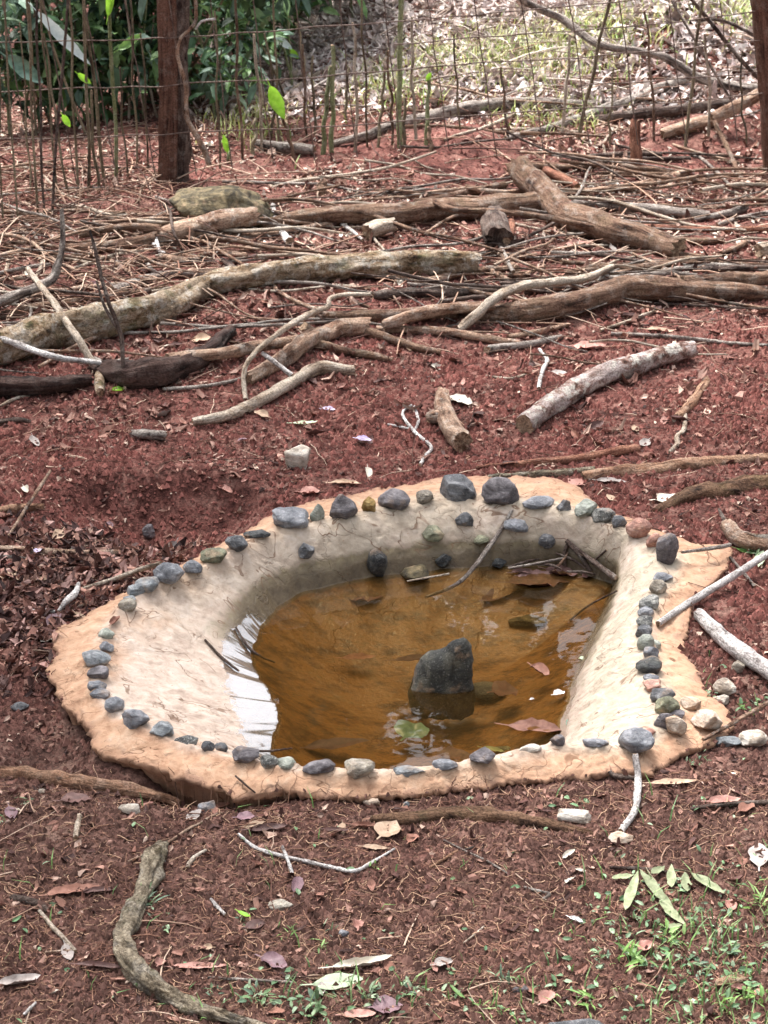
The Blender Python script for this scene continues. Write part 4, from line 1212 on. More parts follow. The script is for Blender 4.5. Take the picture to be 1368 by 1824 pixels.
# dark rotten bark under the mossy log
stick('bark_piece', [(166,650),(215,662),(270,664),(325,650),(372,625),(412,592)], [14,44,48,40,30,22], 'rotten', 'dark rotten trough of bark under the mossy log', 'bark', 'dark pieces of fallen bark', rough=0.35, sides=22, cap='rotten')
stick('bark_piece', [(-30,686),(40,690),(100,686),(162,676)], [34,36,34,20], 'rotten', 'dark rotten slab of bark at the left edge under the mossy log', 'bark', 'dark pieces of fallen bark', rough=0.35, sides=22, cap='rotten')
stick('stick', [(290,693),(350,690),(400,682),(440,672)], [6,8,7,6], 'grey', 'thin grey stick on soil below the dark curled bark', 'stick', S)
stick('stick', [(178,700),(176,680),(180,655)], [16,18,14], 'mossy', 'stubby moss-spotted stick end below the mossy log', 'stick', S)
stick('stick', [(166,640),(200,655),(238,672)], [10,10,7], 'grey', 'split grey splinter beside the dark curled bark', 'stick', S)
stick('stick', [(-10,752),(30,748),(55,752)], [10,10,7], 'dark', 'dark stick end at the left edge above the pit', 'stick', S)
stick('twig', [(-10,728),(35,708),(90,699)], [5,6,5], 'pale', 'thin tan twig below the left dark bark sheet', 'twig', S)
stick('stick', [(90,838,0.05),(55,892,0.035),(14,956,0.005)], [6,7,6], 'pinkish', 'pinkish slanting stick at the left edge behind the pond', 'stick', S)
stick('root', [(-20,916),(30,908),(78,903)], [20,20,10], 'orange', 'orange-brown root end at the left edge', 'root', S, embed=0.2)
stick('stick', [(-20,977),(60,980),(140,984),(216,984)], [13,13,12,10], 'pinkish', 'straight pale stick on leaf litter left of the pond', 'stick', S)
stick('stick', [(-20,990),(20,993),(52,996)], [8,8,6], 'grey', 'short grey stick under the straight pale one at left', 'stick', S)
stick('twig', [(104,1088),(118,1070,0.02),(134,1056,0.02),(140,1040,0.01)], [7,11,12,8], 'white', 'crooked white twig on leaf litter left of the pond', 'twig', S)
stick('twig', [(145,1050,0.01),(200,1032,0.02),(250,1014,0.03),(286,1003,0.035)], [7,9,9,8], 'pale', 'tan twig reaching up to the left pond rim', 'twig', S)
stick('twig', [(30,1092),(70,1086),(98,1089)], [5,6,6], 'white', 'short whitish stick left of the crooked white twig', 'twig', S)
stick('root', [(850,833),(945,826),(1030,816),(1135,800)], [8,14,16,16], 'red', 'reddish straight root behind the back rim', 'root', S, embed=0.35)
stick('root', [(1040,852),(1120,842),(1220,832),(1300,824),(1420,812)], [22,30,28,24,18], 'orange', 'broad orange-brown surface root at back right of the pond', 'root', S, embed=-0.2, rough=0.3)
stick('root', [(870,850),(950,846),(1010,842),(1060,836)], [8,14,16,12], 'root', 'greenish root running along the back cement edge', 'root', S, embed=0.3)
stick('root', [(1170,912),(1220,888),(1290,872),(1360,868),(1440,860)], [14,34,44,46,46], 'soilroot', 'thick mossy earth-covered root at the right edge behind the pond', 'root', S, embed=-0.1, rough=0.3)
stick('stick', [(1292,938),(1312,955),(1345,965),(1420,975)], [26,32,34,34], 'pinkish', 'stout grey-pink log end at the right edge', 'log', S)
stick('twig', [(1281,908,0.03),(1290,925,0.03),(1302,940,0.02)], [6,8,10], 'dark', 'dark side twig standing on the log end at right edge', 'twig', S)
stick('twig', [(1300,970,0.03),(1260,978,0.03),(1214,984,0.03)], [8,7,5], 'grey', 'thin grey twig lying on the right cement lobe', 'twig', S)
stick('stick', [(1172,1111,0.012),(1230,1072,0.02),(1300,1030,0.03),(1400,966,0.04)], [11,14,14,12], 'white', 'thin straight white stick leaning on the right rim', 'stick', S, wob=0.05, rough=0.06)
stick('stick', [(1244,1092),(1275,1125,0.02),(1310,1155,0.02),(1400,1212,0.025)], [22,26,30,34], 'white', 'thick white stick lying on soil right of the pond', 'stick', S)
stick('twig', [(1300,992),(1325,1020),(1345,1045)], [5,6,6], 'grey', 'thin grey twig crossing under the straight white stick', 'twig', S)
stick('stick', [(1132,1342,0.035),(1137,1390,0.02),(1133,1430,0.015),(1126,1452,0.012),(1105,1481,0.008)], [11,13,13,14,12], 'white', 'bent white stick leaning on the front right corner stone', 'stick', S)
stick('stick', [(1252,1318,0.01),(1310,1285,0.02),(1390,1240,0.02)], [7,8,9], 'pinkish', 'thin tan stick at right edge beside the pale boulder', 'stick', S)
stick('stick', [(1085,1378),(1110,1384),(1130,1386)], [9,10,8], 'dark', 'short charred stick under the bent white one', 'stick', S)
# in the pond
Q = 'sticks in the pond'
P0, P1, P2, P3 = U(912,908,0.006), U(880,962,0.03), plane_pt(822,1034,ZW + 0.004), plane_pt(758,1064,ZW - 0.008)
me = tube_mesh('stick', np.array([P0, P1, P2, P3]) - P0, [0.0042, 0.006, 0.005, 0.003], [BARK['grey'], BARK['wood']], 8)
tag(add('stick', me, None, P0), 'grey stick leaning from the back rim down into the water', 'stick', Q)
for pts, ws, bk, lab in [
 ([(1008,962,0.02),(1040,988,0.02),(1096,1030,0.012)], [8,9,9], 'dark', 'dark stick sloping down the back right wall'),
 ([(1012,966,0.02),(1035,992,0.02),(1052,1018,0.01)], [9,9,7], 'dark', 'dark stick beside the longer dark sloping one'),
 ([(1060,1000,0.012),(1080,1017,0.014),(1098,1030,0.012)], [8,9,8], 'grey', 'short pale grey twig at the end of the dark sloping sticks'),
 ([(1014,964,0.02),(1005,985,0.015),(1006,1008,0.01)], [6,8,6], 'dark', 'short dark twig hanging from top of the dark sticks'),
 ([(1055,1000,0.01),(1080,980,0.012)], [4,4], 'dark', 'fine dark twig pointing up right in the pond\'s back corner'),
 ([(905,1012,0.03),(960,1003,0.03),(1005,994,0.025)], [4,5,5], 'grey', 'thin twig lying along the back waterline'),
 ([(725,1035,0.03),(800,1022,0.03)], [3,4], 'pale', 'fine pale twig floating left of the leaning stick'),
 ([(420,1118,0.004),(440,1150,0.006),(462,1168,0.01),(490,1180,0.012)], [4,6,5,3], 'dark', 'wet dark twig at the left waterline'),
 ([(440,1335,0.01),(475,1338,0.02),(520,1333,0.03)], [4,4,3], 'dark', 'fine dark twig at the front end of the wet white strip'),
 ([(365,1140,0.003),(395,1172,0.004),(425,1195,0.004)], [4,6,4], 'dark', 'dark wet twig on the left cement slope'),
 ([(1015,1105,0.02),(1050,1078,0.012),(1100,1052,0.008)], [4,4,3], 'dark', 'thin dark stem at the right waterline'),
]:
    stick('twig', pts, ws, bk, lab, 'twig', Q)
# foreground
R_ = 'roots and twigs in the foreground'
stick('root', [(292,1504,-0.005),(280,1524,0.010),(266,1560,0.014),(252,1598,0.010),(230,1635,0.010),(216,1670,0.014),(228,1712,0.016),(262,1748,0.012),(322,1785,0.006),(390,1808,0.008),(450,1826,0.005),(520,1850,0.002)], [22,38,40,32,32,36,40,36,29,23,19,14], 'root', 'thick mossy S-shaped root in the left foreground', 'root', sides=34, rough=0.4, ragged=0.1)
stick('twig', [(424,1486),(455,1510),(500,1524),(550,1536),(588,1545),(632,1552),(665,1535),(703,1512)], [6,7,8,8,8,8,6,4], 'white', 'long thin whitish twig in the foreground centre', 'twig', R_)
stick('twig', [(503,1508,0.012),(512,1530,0.016),(520,1555,0.008)], [6,7,7], 'white', 'short whitish twig crossing the long thin one', 'twig', R_)
stick('twig', [(70,1622),(95,1652),(115,1672),(134,1694)], [7,9,9,8], 'pale', 'tan crooked twig in the left foreground', 'twig', R_)
stick('root', [(20,1598),(60,1606),(85,1622)], [14,15,10], 'dark', 'dark root knob above the tan crooked twig', 'root', R_, embed=0.4)
stick('twig', [(80,1696),(130,1693)], [4,5], 'pinkish', 'thin twig under the tan crooked one', 'twig', R_)
stick('root', [(660,1458),(720,1458),(800,1450),(880,1456),(960,1470),(1055,1484)], [12,30,36,32,26,12], 'soilroot', 'low soil-covered root ridge in front of the pond', 'root', R_, embed=0.05, rough=0.25)
stick('root', [(-30,1378),(60,1384),(150,1396),(240,1412),(320,1432)], [26,30,30,26,12], 'orange', 'tan weathered root at left, running under the pond\'s front edge', 'root', R_, embed=0.0, rough=0.3)
stick('twig', [(228,1535),(290,1506),(342,1473),(400,1448)], [4,5,5,4], 'pinkish', 'thin brown rootlet rising from the mossy root\'s top', 'twig', R_)
stick('twig', [(933,1580),(955,1586),(978,1592),(966,1602)], [5,6,7,7], 'grey', 'small grey hooked twig in the right foreground', 'twig', R_)
stick('twig', [(790,1496),(830,1516),(870,1535),(905,1556)], [3,3,4,3], 'grey', 'fine grey branching twig in the foreground', 'twig', R_)
stick('twig', [(825,1514),(838,1510),(850,1506)], [3,3,2], 'grey', 'fine side spray of the grey branching twig', 'twig', R_)
stick('twig', [(142,1452),(138,1470),(134,1492)], [9,11,10], 'pale', 'short pale stick at left in front of the pond', 'twig', R_)
stick('twig', [(333,1546),(343,1530),(366,1515)], [8,9,7], 'pale', 'curved pale bark bit right of the mossy root', 'twig', R_)
stick('twig', [(376,1602),(388,1616),(402,1630)], [6,7,6], 'white', 'short white twig right of the mossy root', 'twig', R_)
stick('twig', [(42,1808),(52,1798),(64,1786)], [5,7,6], 'white', 'tiny white twig in the bottom left corner', 'twig', R_)
stick('twig', [(370,1741),(440,1745),(522,1750)], [5,6,5], 'grey', 'straight grey twig left of the pale green leaf', 'twig', R_)
stick('twig', [(765,1545),(790,1530),(815,1515)], [5,7,5], 'orange', 'orange splinter in the foreground centre', 'twig', R_)
stick('twig', [(1000,1800),(960,1788),(930,1775)], [3,4,3], 'pinkish', 'fine brown twig in the bottom right foreground', 'twig', R_)
stick('twig', [(825,1680),(845,1665),(862,1650)], [3,4,3], 'pale', 'fine pale rootlet in the foreground middle', 'twig', R_)
stick('twig', [(1085,1545),(1150,1548),(1200,1555)], [6,7,5], 'dark', 'dark stick just behind the withered compound leaf', 'twig', R_)
stick('twig', [(1230,1440),(1300,1432),(1390,1428)], [7,9,9], 'dark', 'dark stick at right edge in front of the pond', 'twig', R_)
stick('twig', [(420,1382,0.01),(440,1400,0.01),(455,1412,0.0)], [4,4,3], 'dark', 'fine dark rootlet at the broken cement edge', 'twig', R_)
# a flat sawn chip
P, R = path3([(1268,1758),(1335,1737)], [15, 15])
d = P[1] - P[0]; L = np.linalg.norm(d)
chip = rock_mesh('wood_chip', L / 2, R[0] * 1.2, 0.004, BARK['wood'], 'block', 5)
attr(chip, 'tc', 'FLOAT_VECTOR', [(v.co.y, v.co.z, v.co.x) for v in chip.vertices])
o = add('wood_chip', chip, None, (P[0] + P[1]) / 2 + np.array([0, 0, 0.002])); o.rotation_euler = (0.3, 0, math.atan2(d[1], d[0]))
tag(o, 'pale sawn wood chip in the lower right grass', 'wood chip')

# ------------------------------------------------------------------ fence: posts and wire mesh
PA, PB = U(310, 322), U(1378, 300)
fdir = (PB - PA)[:2] / np.linalg.norm((PB - PA)[:2])
fnrm = np.array([fdir[1], -fdir[0]])                       # towards the camera
def FP(px, py, off=0.06):
    """a photo pixel on the upright fence plane, off metres in front of the posts' line"""
    d = ray(px, py)
    o = PA[:2] + fnrm * off
    t = (o @ fnrm) / (d[:2] @ fnrm)
    return np.array([0, 0, CAM_H]) + d * t

def post(base_px, top_px, wpx, label, faces):
    B = U(*base_px); s = scale_at(B); w = wpx / s
    d = ray(*top_px); T = np.array([0, 0, CAM_H]) + d * (B[1] / d[1])
    ax = (T - B); top = B + ax * 1.9
    root = empty('fence_post', B); tag(root, label, 'fence post', 'posts of the wire fence')
    n = 60
    for nm, prof, bk, rgh in faces:
        prof = np.array(prof, float) * w
        m = 8; ring = []
        for k in range(len(prof)):
            p, q = prof[k], prof[(k + 1) % len(prof)]
            for t in np.linspace(0, 1, m, endpoint=False): ring.append(p + (q - p) * t)
        ring = np.array(ring); mm = len(ring)
        V, tcv = [], []
        for i in range(n + 1):
            z = -0.15 + (np.linalg.norm(top - B) + 0.15) * i / n
            c = ax / np.linalg.norm(ax) * z
            q = ring * (1 + rgh * fbm(np.stack([ring[:, 0] * 40, ring[:, 1] * 40, np.full(mm, z * 9)], -1), 3, 71)[:, None])
            V.append(np.stack([c[0] + q[:, 0] + 0.006 * math.sin(z * 5), c[1] + q[:, 1], np.full(mm, c[2])], -1))
            tcv.append(np.stack([q[:, 0], q[:, 1], np.full(mm, z)], -1))
        F = [(i * mm + j, i * mm + (j + 1) % mm, (i + 1) * mm + (j + 1) % mm, (i + 1) * mm + j) for i in range(n) for j in range(mm)]
        F.append(tuple(range(n * mm, (n + 1) * mm)))
        me = mesh_from(nm, np.array(V).reshape(-1, 3), F, BARK[bk])
        attr(me, 'tc', 'FLOAT_VECTOR', np.array(tcv).reshape(-1, 3))
        add(nm, me, root)
    return root
post((308,322), (308,0), 52, 'split timber fence post, bare red-brown on the left and bark on the right',
     [('timber', [(-0.5, -0.3), (0.16, -0.42), (0.2, 0.5), (-0.42, 0.45)], 'post', 0.05),
      ('bark', [(0.14, -0.40), (0.36, -0.32), (0.5, 0.0), (0.44, 0.4), (0.18, 0.5)], 'dark', 0.25)])
post((1383,306), (1362,0), 50, 'dark rounded fence post cut by the right edge of the picture',
     [('timber', [(-0.5, -0.1), (-0.3, -0.42), (0.1, -0.5), (0.42, -0.3), (0.5, 0.1), (0.3, 0.45), (-0.1, 0.5), (-0.42, 0.3)], 'post', 0.1)])

fence = empty('wire_fence', PA); tag(fence, 'rusty wire mesh fence of square cells behind the stick piles', 'fence')
def wire(pix, r=0.0016, part='wire', off=0.06, wav=1.5):
    P = []
    for k in range(len(pix) - 1):
        (x0, y0), (x1, y1) = pix[k], pix[k + 1]
        n = max(2, int(math.hypot(x1 - x0, y1 - y0) / 40))
        for t in np.linspace(0, 1, n, endpoint=False):
            P.append(FP(x0 + (x1 - x0) * t + random.uniform(-wav, wav), y0 + (y1 - y0) * t + random.uniform(-wav, wav), off))
    P.append(FP(*pix[-1], off))
    me = tube_mesh(part, np.array(P) - PA, [r], [BARK['wire']], 5, 0, 0, 0)
    add(part, me, fence)
HW = [[(-120,82),(0,77),(150,72),(280,68),(330,66),(520,52),(684,39),(924,20),(1100,4),(1250,-14),(1450,-40)],
      [(-120,168),(0,163),(150,157),(280,154),(340,148),(520,140),(684,127),(854,113),(1034,102),(1200,88),(1334,74),(1450,60)],
      [(-120,254),(0,249),(150,244),(280,240),(340,236),(520,229),(684,219),(884,203),(1084,190),(1240,178),(1368,165),(1450,156)],
      [(-120,-6),(0,-10),(300,-22),(684,-48),(1368,-120)], [(-120,-94),(0,-98),(300,-110),(684,-136),(1368,-206)], [(-120,-180),(684,-220),(1368,-290)],
      [(-120,128),(280,118)] , [(700,80),(850,66),(1104,50),(1260,32),(1345,20)], [(1030,152),(1200,142),(1350,128)]]
HW.pop(6)
for h in HW: wire(h, 0.0024)
for k, (xt, xb, yb) in enumerate([(-70,-8,345),(5,62,340),(78,138,336),(150,212,332),(222,280,326),(300,350,312),(375,414,300),(450,487,292),(525,561,287),(605,637,280),(684,714,272),(763,800,268),(846,885,278),(929,967,264),(1014,1051,262),(1103,1136,258),(1190,1225,255),(1283,1313,250),(1385,1405,248)]):
    dx = (xb - xt) / yb
    wire([(xt - dx * 300, -300), (xt, 0), ((xt + xb) / 2 + random.uniform(-2, 2), yb / 2), (xb, yb)], 0.0023)

# ------------------------------------------------------------------ canes, saplings and stakes near the fence
def cane(name, base, top, w, bark, label, cat='cane', group='bare canes standing at the fence', bow=0, over=1.6, leaves=()):
    B = U(*base, 0.0)
    d = ray(*top); T = np.array([0, 0, CAM_H]) + d * ((B[1] + 0.05) / d[1])
    s = scale_at(B)
    n = 6
    pts = []
    full = (T - B) * (over if top[1] <= 0 else 1.0)
    for k in range(n + 1):
        t = k / n
        p = full * t + np.array([bow / s * math.sin(t * math.pi), 0, 0]) + (rng.random(3) - 0.5) * np.array([0.012, 0.012, 0]) * (k > 0)
        pts.append(p)
    pts[0] = pts[0] - np.array([0, 0, 0.02])
    r = w / 2 / s
    root = empty(name, B); tag(root, label, cat, group)
    me = tube_mesh('stem', pts, [r, r * 0.95, r * 0.8], [BARK[bark], BARK['wood']], 7, 0.15, 0.4, 0.2)
    add('stem', me, root)
    for (lx, ly, L, Wd, ang, tone) in leaves:
        d = ray(lx, ly); q = np.array([0, 0, CAM_H]) + d * ((B[1] + 0.02) / d[1]); s2 = scale_at(q)
        _seed[0] += 1
        lm = leaf_mesh('leaf', L / s2, Wd / s2, LEAF[tone], 0.15, 0.2, 0.25, 0, _seed[0])
        lo = add('leaf', lm, root, q - B)
        lo.rotation_euler = (math.radians(75), math.radians(-ang), math.radians(random.uniform(-15, 15)))
    return root
ORD = ['first', 'second', 'third', 'fourth', 'fifth', 'sixth', 'seventh', 'eighth', 'ninth', 'tenth', 'eleventh', 'twelfth', 'thirteenth', 'fourteenth', 'fifteenth', 'sixteenth', 'seventeenth', 'eighteenth', 'nineteenth', 'twentieth']
canes = [((6,400),(2,120),5,'cane'),((32,398),(10,0),5,'cane'),((52,352),(36,40),4,'cane'),((68,392),(46,0),6,'cane'),((80,388),(64,0),6,'dark'),((92,385),(116,0),7,'dark'),((104,360),(70,-10),5,'cane'),
         ((124,352),(80,60),6,'cane'),((140,345),(120,0),6,'cane'),((157,348),(146,0),8,'cane'),((176,345),(160,160),8,'cane'),((187,332),(150,0),8,'cane'),((206,325),(194,0),9,'green'),((228,318),(214,120),5,'cane'),((244,300),(228,0),5,'cane'),((262,306),(248,60),5,'cane')]
for k, (b_p, t_p, w, bk) in enumerate(canes):
    lv = [(118,215,26,12,-60,'lime'),(150,140,30,12,-40,'lime')] if k == 8 else ([(197,0,60,16,80,'lime')] if k == 12 else [])
    cane('cane', b_p, t_p, w * 0.78, bk, ORD[k] + ' upright cane from the left edge, by the dark bushes' + (', pale green' if bk == 'green' else ''), leaves=lv, bow=random.uniform(-6, 6))
G = 'saplings and stakes along the fence right of the post'
cane('sapling', (524,288), (504,205), 7, 'brown', 'small sapling with one large upright lime-green leaf', 'sapling', G, leaves=[(492,182,66,26,-68,'lime')])
cane('sapling', (574,275), (590,118), 9, 'green', 'greenish stake, left of a close pair behind the fence', 'stake', G)
cane('sapling', (591,272), (593,80), 9, 'green', 'greenish stake, right of a close pair behind the fence', 'stake', G, over=1)
cane('sapling', (712,262), (716,0), 10, 'green', 'tall green cane behind the middle of the fence', 'cane', G)
cane('sapling', (718,262), (720,175), 7, 'cane', 'short stake beside the tall green cane', 'stake', G)
cane('sapling', (760,258), (763,138), 8, 'green', 'short green stake topped by a tiny leaf', 'stake', G, leaves=[(764,136,16,9,60,'lime')])
cane('sapling', (672,262), (686,125), 6, 'cane', 'thin cane between the stake pair and the tall green cane', 'cane', G)
cane('sapling', (617,215), (620,120), 6, 'cane', 'thin cane behind the stake pair', 'cane', G)
cane('sapling', (452,278), (455,210), 7, 'cane', 'short brown stake left of the lime-leaved sapling', 'stake', G)
cane('sapling', (545,160), (530,40), 6, 'cane', 'thin pale-topped cane far behind the lime-leaved sapling', 'cane', G)
cane('sapling', (522,160), (500,60), 5, 'green', 'small far sapling with a silvery leaf', 'sapling', G, leaves=[(505,76,40,14,-40,'silver'),(524,96,22,11,-50,'lime')])
cane('sapling', (410,292), (400,248), 7, 'green', 'tiny yellow-green shoot at right of the fence post', 'sapling', G, leaves=[(402,255,34,12,100,'lime')])
cane('sapling', (560,240), (556,100), 5, 'cane', 'slim cane behind the lime-leaved sapling', 'cane', G)
cane('sapling', (480,250), (470,60), 5, 'cane', 'slim cane left behind the lime-leaved sapling', 'cane', G, bow=14)
cane('stake', (1136,302), (1133,214), 22, 'red', 'thick brown broken-topped stake standing right of centre', 'stake', G, over=1)
cane('stake', (574,347), (575,322), 18, 'brown', 'short sawn stub standing in front of the red mound', 'stake', G, over=1)
cane('stake', (768,270), (765,225), 8, 'brown', 'short thin stub at the red mound\'s left end', 'stake', G, over=1)
cane('sapling', (1030,252), (1085,0), 7, 'cane', 'slanting thin stem behind the fence right of centre', 'cane', G, over=1.4)
cane('sapling', (1220,262), (1250,0), 6, 'cane', 'thin stem behind the fence left of the right post', 'cane', G, over=1.4)
extra = [((392,300),(384,20)),((432,285),(420,0)),((468,270),(452,60)),((500,255),(495,0)),((548,250),(540,80)),((632,270),(628,40)),((655,262),(640,0)),((698,258),(690,90)),((742,250),(735,30)),((820,232),(808,60)),((905,250),(894,120)),((1000,240),(1015,60)),((1085,262),(1092,120)),((1165,250),(1150,20)),((1262,245),(1255,60)),((1330,258),(1322,90))]
for k, (b_p, t_p) in enumerate(extra):
    cane('cane', b_p, t_p, 4 + (k % 3), ['cane', 'brown', 'pale'][k % 3], ORD[k] + ' thin stem right of the fence post, counted from the left along the fence', 'stem', 'thin stems along the fence', bow=random.uniform(-8, 8), over=1.5)
# vine on the post
vb = FP(372, 292, 0.1)
P = np.array([FP(x, y, 0.11) for x, y in [(345,-40),(349,30),(338,52),(322,68),(316,100),(330,150),(332,205),(346,235),(362,262),(373,292)]])
tag(add('vine', tube_mesh('vine', P - vb, [0.006, 0.006, 0.009, 0.011], [BARK['pinkish'], BARK['wood']], 8), None, vb), 'twisting brown vine climbing the fence post', 'vine')
P = np.array([FP(x, y, 0.1) for x, y in [(348,52),(360,38),(384,34)]])
tag(add('twig', tube_mesh('twig', P - P[0], [0.004, 0.005], [BARK['white'], BARK['wood']], 6), None, P[0]), 'short pale twig curling off the vine at the post', 'twig')

# fallen branches beyond the fence
BB = 'fallen branches beyond the fence'
for pts, ws, bk, lab in [
 ([(590,256),(660,240),(760,208),(870,186),(960,184),(1050,188),(1100,180)], [10,16,20,22,20,18,12], 'grey', 'long dark branch curving along the ground just behind the fence'),
 ([(900,245),(980,228),(1050,205),(1120,180),(1180,155),(1232,138)], [8,14,17,18,18,14], 'grey', 'grey branch rising to the right over the leafy mound'),
 ([(905,-20,0.5),(940,6,0.42),(1000,34,0.35),(1060,76,0.28),(1100,86,0.25),(1180,100,0.2),(1240,138,0.08),(1300,152,0.05),(1400,162,0.05)], [12,13,14,14,13,14,17,16,12], 'grey', 'long arching grey branch coming down from the top centre'),
 ([(1270,212,0.06),(1310,190,0.1),(1368,162,0.16),(1440,130,0.2)], [20,24,22,20], 'pinkish', 'brown barkless limb at right behind the fence'),
 ([(1180,238),(1230,222),(1270,214)], [18,24,22], 'pinkish', 'ragged barky root end left of the barkless limb'),
 ([(1040,215),(1130,205),(1220,195),(1300,182)], [14,18,20,16], 'dark', 'dark rotting log under the grey rising branch'),
 ([(1225,-10,0.5),(1290,70,0.3),(1330,118,0.2),(1378,166,0.06)], [6,8,8,7], 'dark', 'thin dark stem slanting down to the right post'),
 ([(1195,0,0.5),(1240,75,0.3),(1285,150,0.12),(1320,205,0.0)], [4,5,5,4], 'grey', 'thin grey stem slanting left of the dark one'),
 ([(1240,35,0.1),(1290,38,0.12),(1360,70,0.05)], [6,7,6], 'dark', 'thin dark arched branch at top right'),
 ([(452,255),(505,262),(560,268)], [16,20,16], 'grey', 'weathered short log behind the lime-leaved sapling'),
 ([(1272,216,0.1),(1295,262,0.06),(1325,330,0.0),(1328,352,0.0)], [8,9,8,6], 'brown', 'bent brown stem hanging before the right post'),
 ([(1330,352),(1290,356),(1250,358)], [7,7,5], 'brown', 'thin brown twig at the foot of the bent stem'),
 ([(1332,350),(1360,356),(1410,362)], [6,6,5], 'brown', 'thin brown twig right of the bent stem\'s foot'),
 ([(1300,330),(1260,290),(1230,275)], [5,6,5], 'grey', 'slim grey stem leaning left of the bent brown stem'),
 ([(790,250),(860,228),(920,200),(944,180)], [5,6,6,5], 'pale', 'thin pale stick leaning on the long dark branch'),
 ([(880,232),(960,230),(1040,236)], [5,6,5], 'pale', 'thin pale stick below the long dark branch'),
 ([(500,175),(590,120),(640,110)], [9,10,8], 'pale', 'pale stick on the sunlit litter slope'),
 ([(420,215),(480,170),(540,150)], [6,7,6], 'white', 'bleached stick on litter slope near the bushes'),
 ([(640,112),(700,130),(760,128)], [5,6,5], 'pale', 'thin bleached stick in the middle of the slope'),
 ([(540,60),(600,90),(680,125)], [5,6,5], 'pale', 'long thin pale stem slanting over the slope'),
]:
    stick('fallen_branch', pts, ws, bk, lab, 'branch', BB)

# ------------------------------------------------------------------ vegetation
def leaf_cloud(n, centre, rad, size, cols, seed, droop=0.4, aspect=0.38, simple=False):
    """n small folded leaves spread through an uneven volume; returns verts, faces, colours"""
    r = np.random.default_rng(seed)
    u = r.normal(size=(n, 3)); u /= np.linalg.norm(u, axis=1)[:, None]
    k = r.random(n) ** 0.45
    lump = 0.72 + 0.5 * fbm(u * 1.8 + seed, 3, seed)
    c = np.asarray(centre) + u * (k * lump)[:, None] * np.asarray(rad)
    return leaves_at(c, size, cols, r, droop, aspect, 0.5, simple)

def leaves_at(c, size, cols, r, droop=0.4, aspect=0.38, tiltsd=0.5, simple=False):
    n = len(c)
    L = size * (0.55 + 0.9 * r.random(n)); Wd = L * aspect * (0.7 + 0.6 * r.random(n))
    yaw = r.random(n) * 2 * math.pi
    pit = -droop + r.normal(size=n) * tiltsd
    d = np.stack([np.cos(yaw) * np.cos(pit), np.sin(yaw) * np.cos(pit), np.sin(pit)], -1)
    side = np.stack([-np.sin(yaw), np.cos(yaw), r.normal(size=n) * 0.5], -1)
    side -= d * (side * d).sum(1)[:, None]; side /= np.linalg.norm(side, axis=1)[:, None]
    up = np.cross(d, side)
    if simple:                                               # one lozenge per leaf, for crowns far off
        V = np.stack([c, c + d * (L * 0.5)[:, None] - side * (Wd * 0.5)[:, None], c + d * L[:, None], c + d * (L * 0.5)[:, None] + side * (Wd * 0.5)[:, None]], 1)
        cols = np.asarray(cols)[:, :3]
        ci = cols[r.integers(0, len(cols), n)] * (0.7 + 0.6 * r.random((n, 1)))
        return V.reshape(-1, 3), np.arange(n * 4).reshape(-1, 4), np.repeat(np.concatenate([ci, np.ones((n, 1))], 1), 4, 0)
    t = np.array([0, 0.3, 0.7, 1.0]); w = np.array([0.04, 0.95, 0.75, 0.03]); zc = np.array([0, 0.05, 0.02, -0.1])
    V = np.zeros((n, 12, 3))
    for k in range(4):
        m = c + d * (L * t[k])[:, None] + up * (L * zc[k])[:, None]
        for j, s in enumerate((-1, 0, 1)):
            V[:, k * 3 + j] = m + side * (Wd * 0.5 * w[k] * s)[:, None] + up * (Wd * (0.12 if s else 0))[:, None]
    f = []
    for k in range(3):
        for j in range(2):
            a = k * 3 + j
            f.append([a, a + 1, a + 4, a + 3])
    F = (np.arange(n)[:, None, None] * 12 + np.array(f)[None]).reshape(-1, 4)
    cols = np.asarray(cols)[:, :3]
    ci = cols[r.integers(0, len(cols), n)] * (0.7 + 0.6 * r.random((n, 1)))
    C = np.repeat(np.concatenate([ci, np.ones((n, 1))], 1), 12, 0)
    return V.reshape(-1, 3), F, C

def merge(parts):
    V, F, C, k = [], [], [], 0
    for v, f, c in parts:
        V.append(v); F.append(f + k); C.append(c); k += len(v)
    return np.vstack(V), np.vstack(F), np.vstack(C)

def foliage(name, parts, parent, mat=None, origin=(0, 0, 0)):
    V, F, C = merge(parts)
    me = mesh_from(name, V - np.asarray(origin), F, mat or GREEN, False)
    attr(me, 'Col', 'FLOAT_COLOR', C)
    return add(name, me, parent)

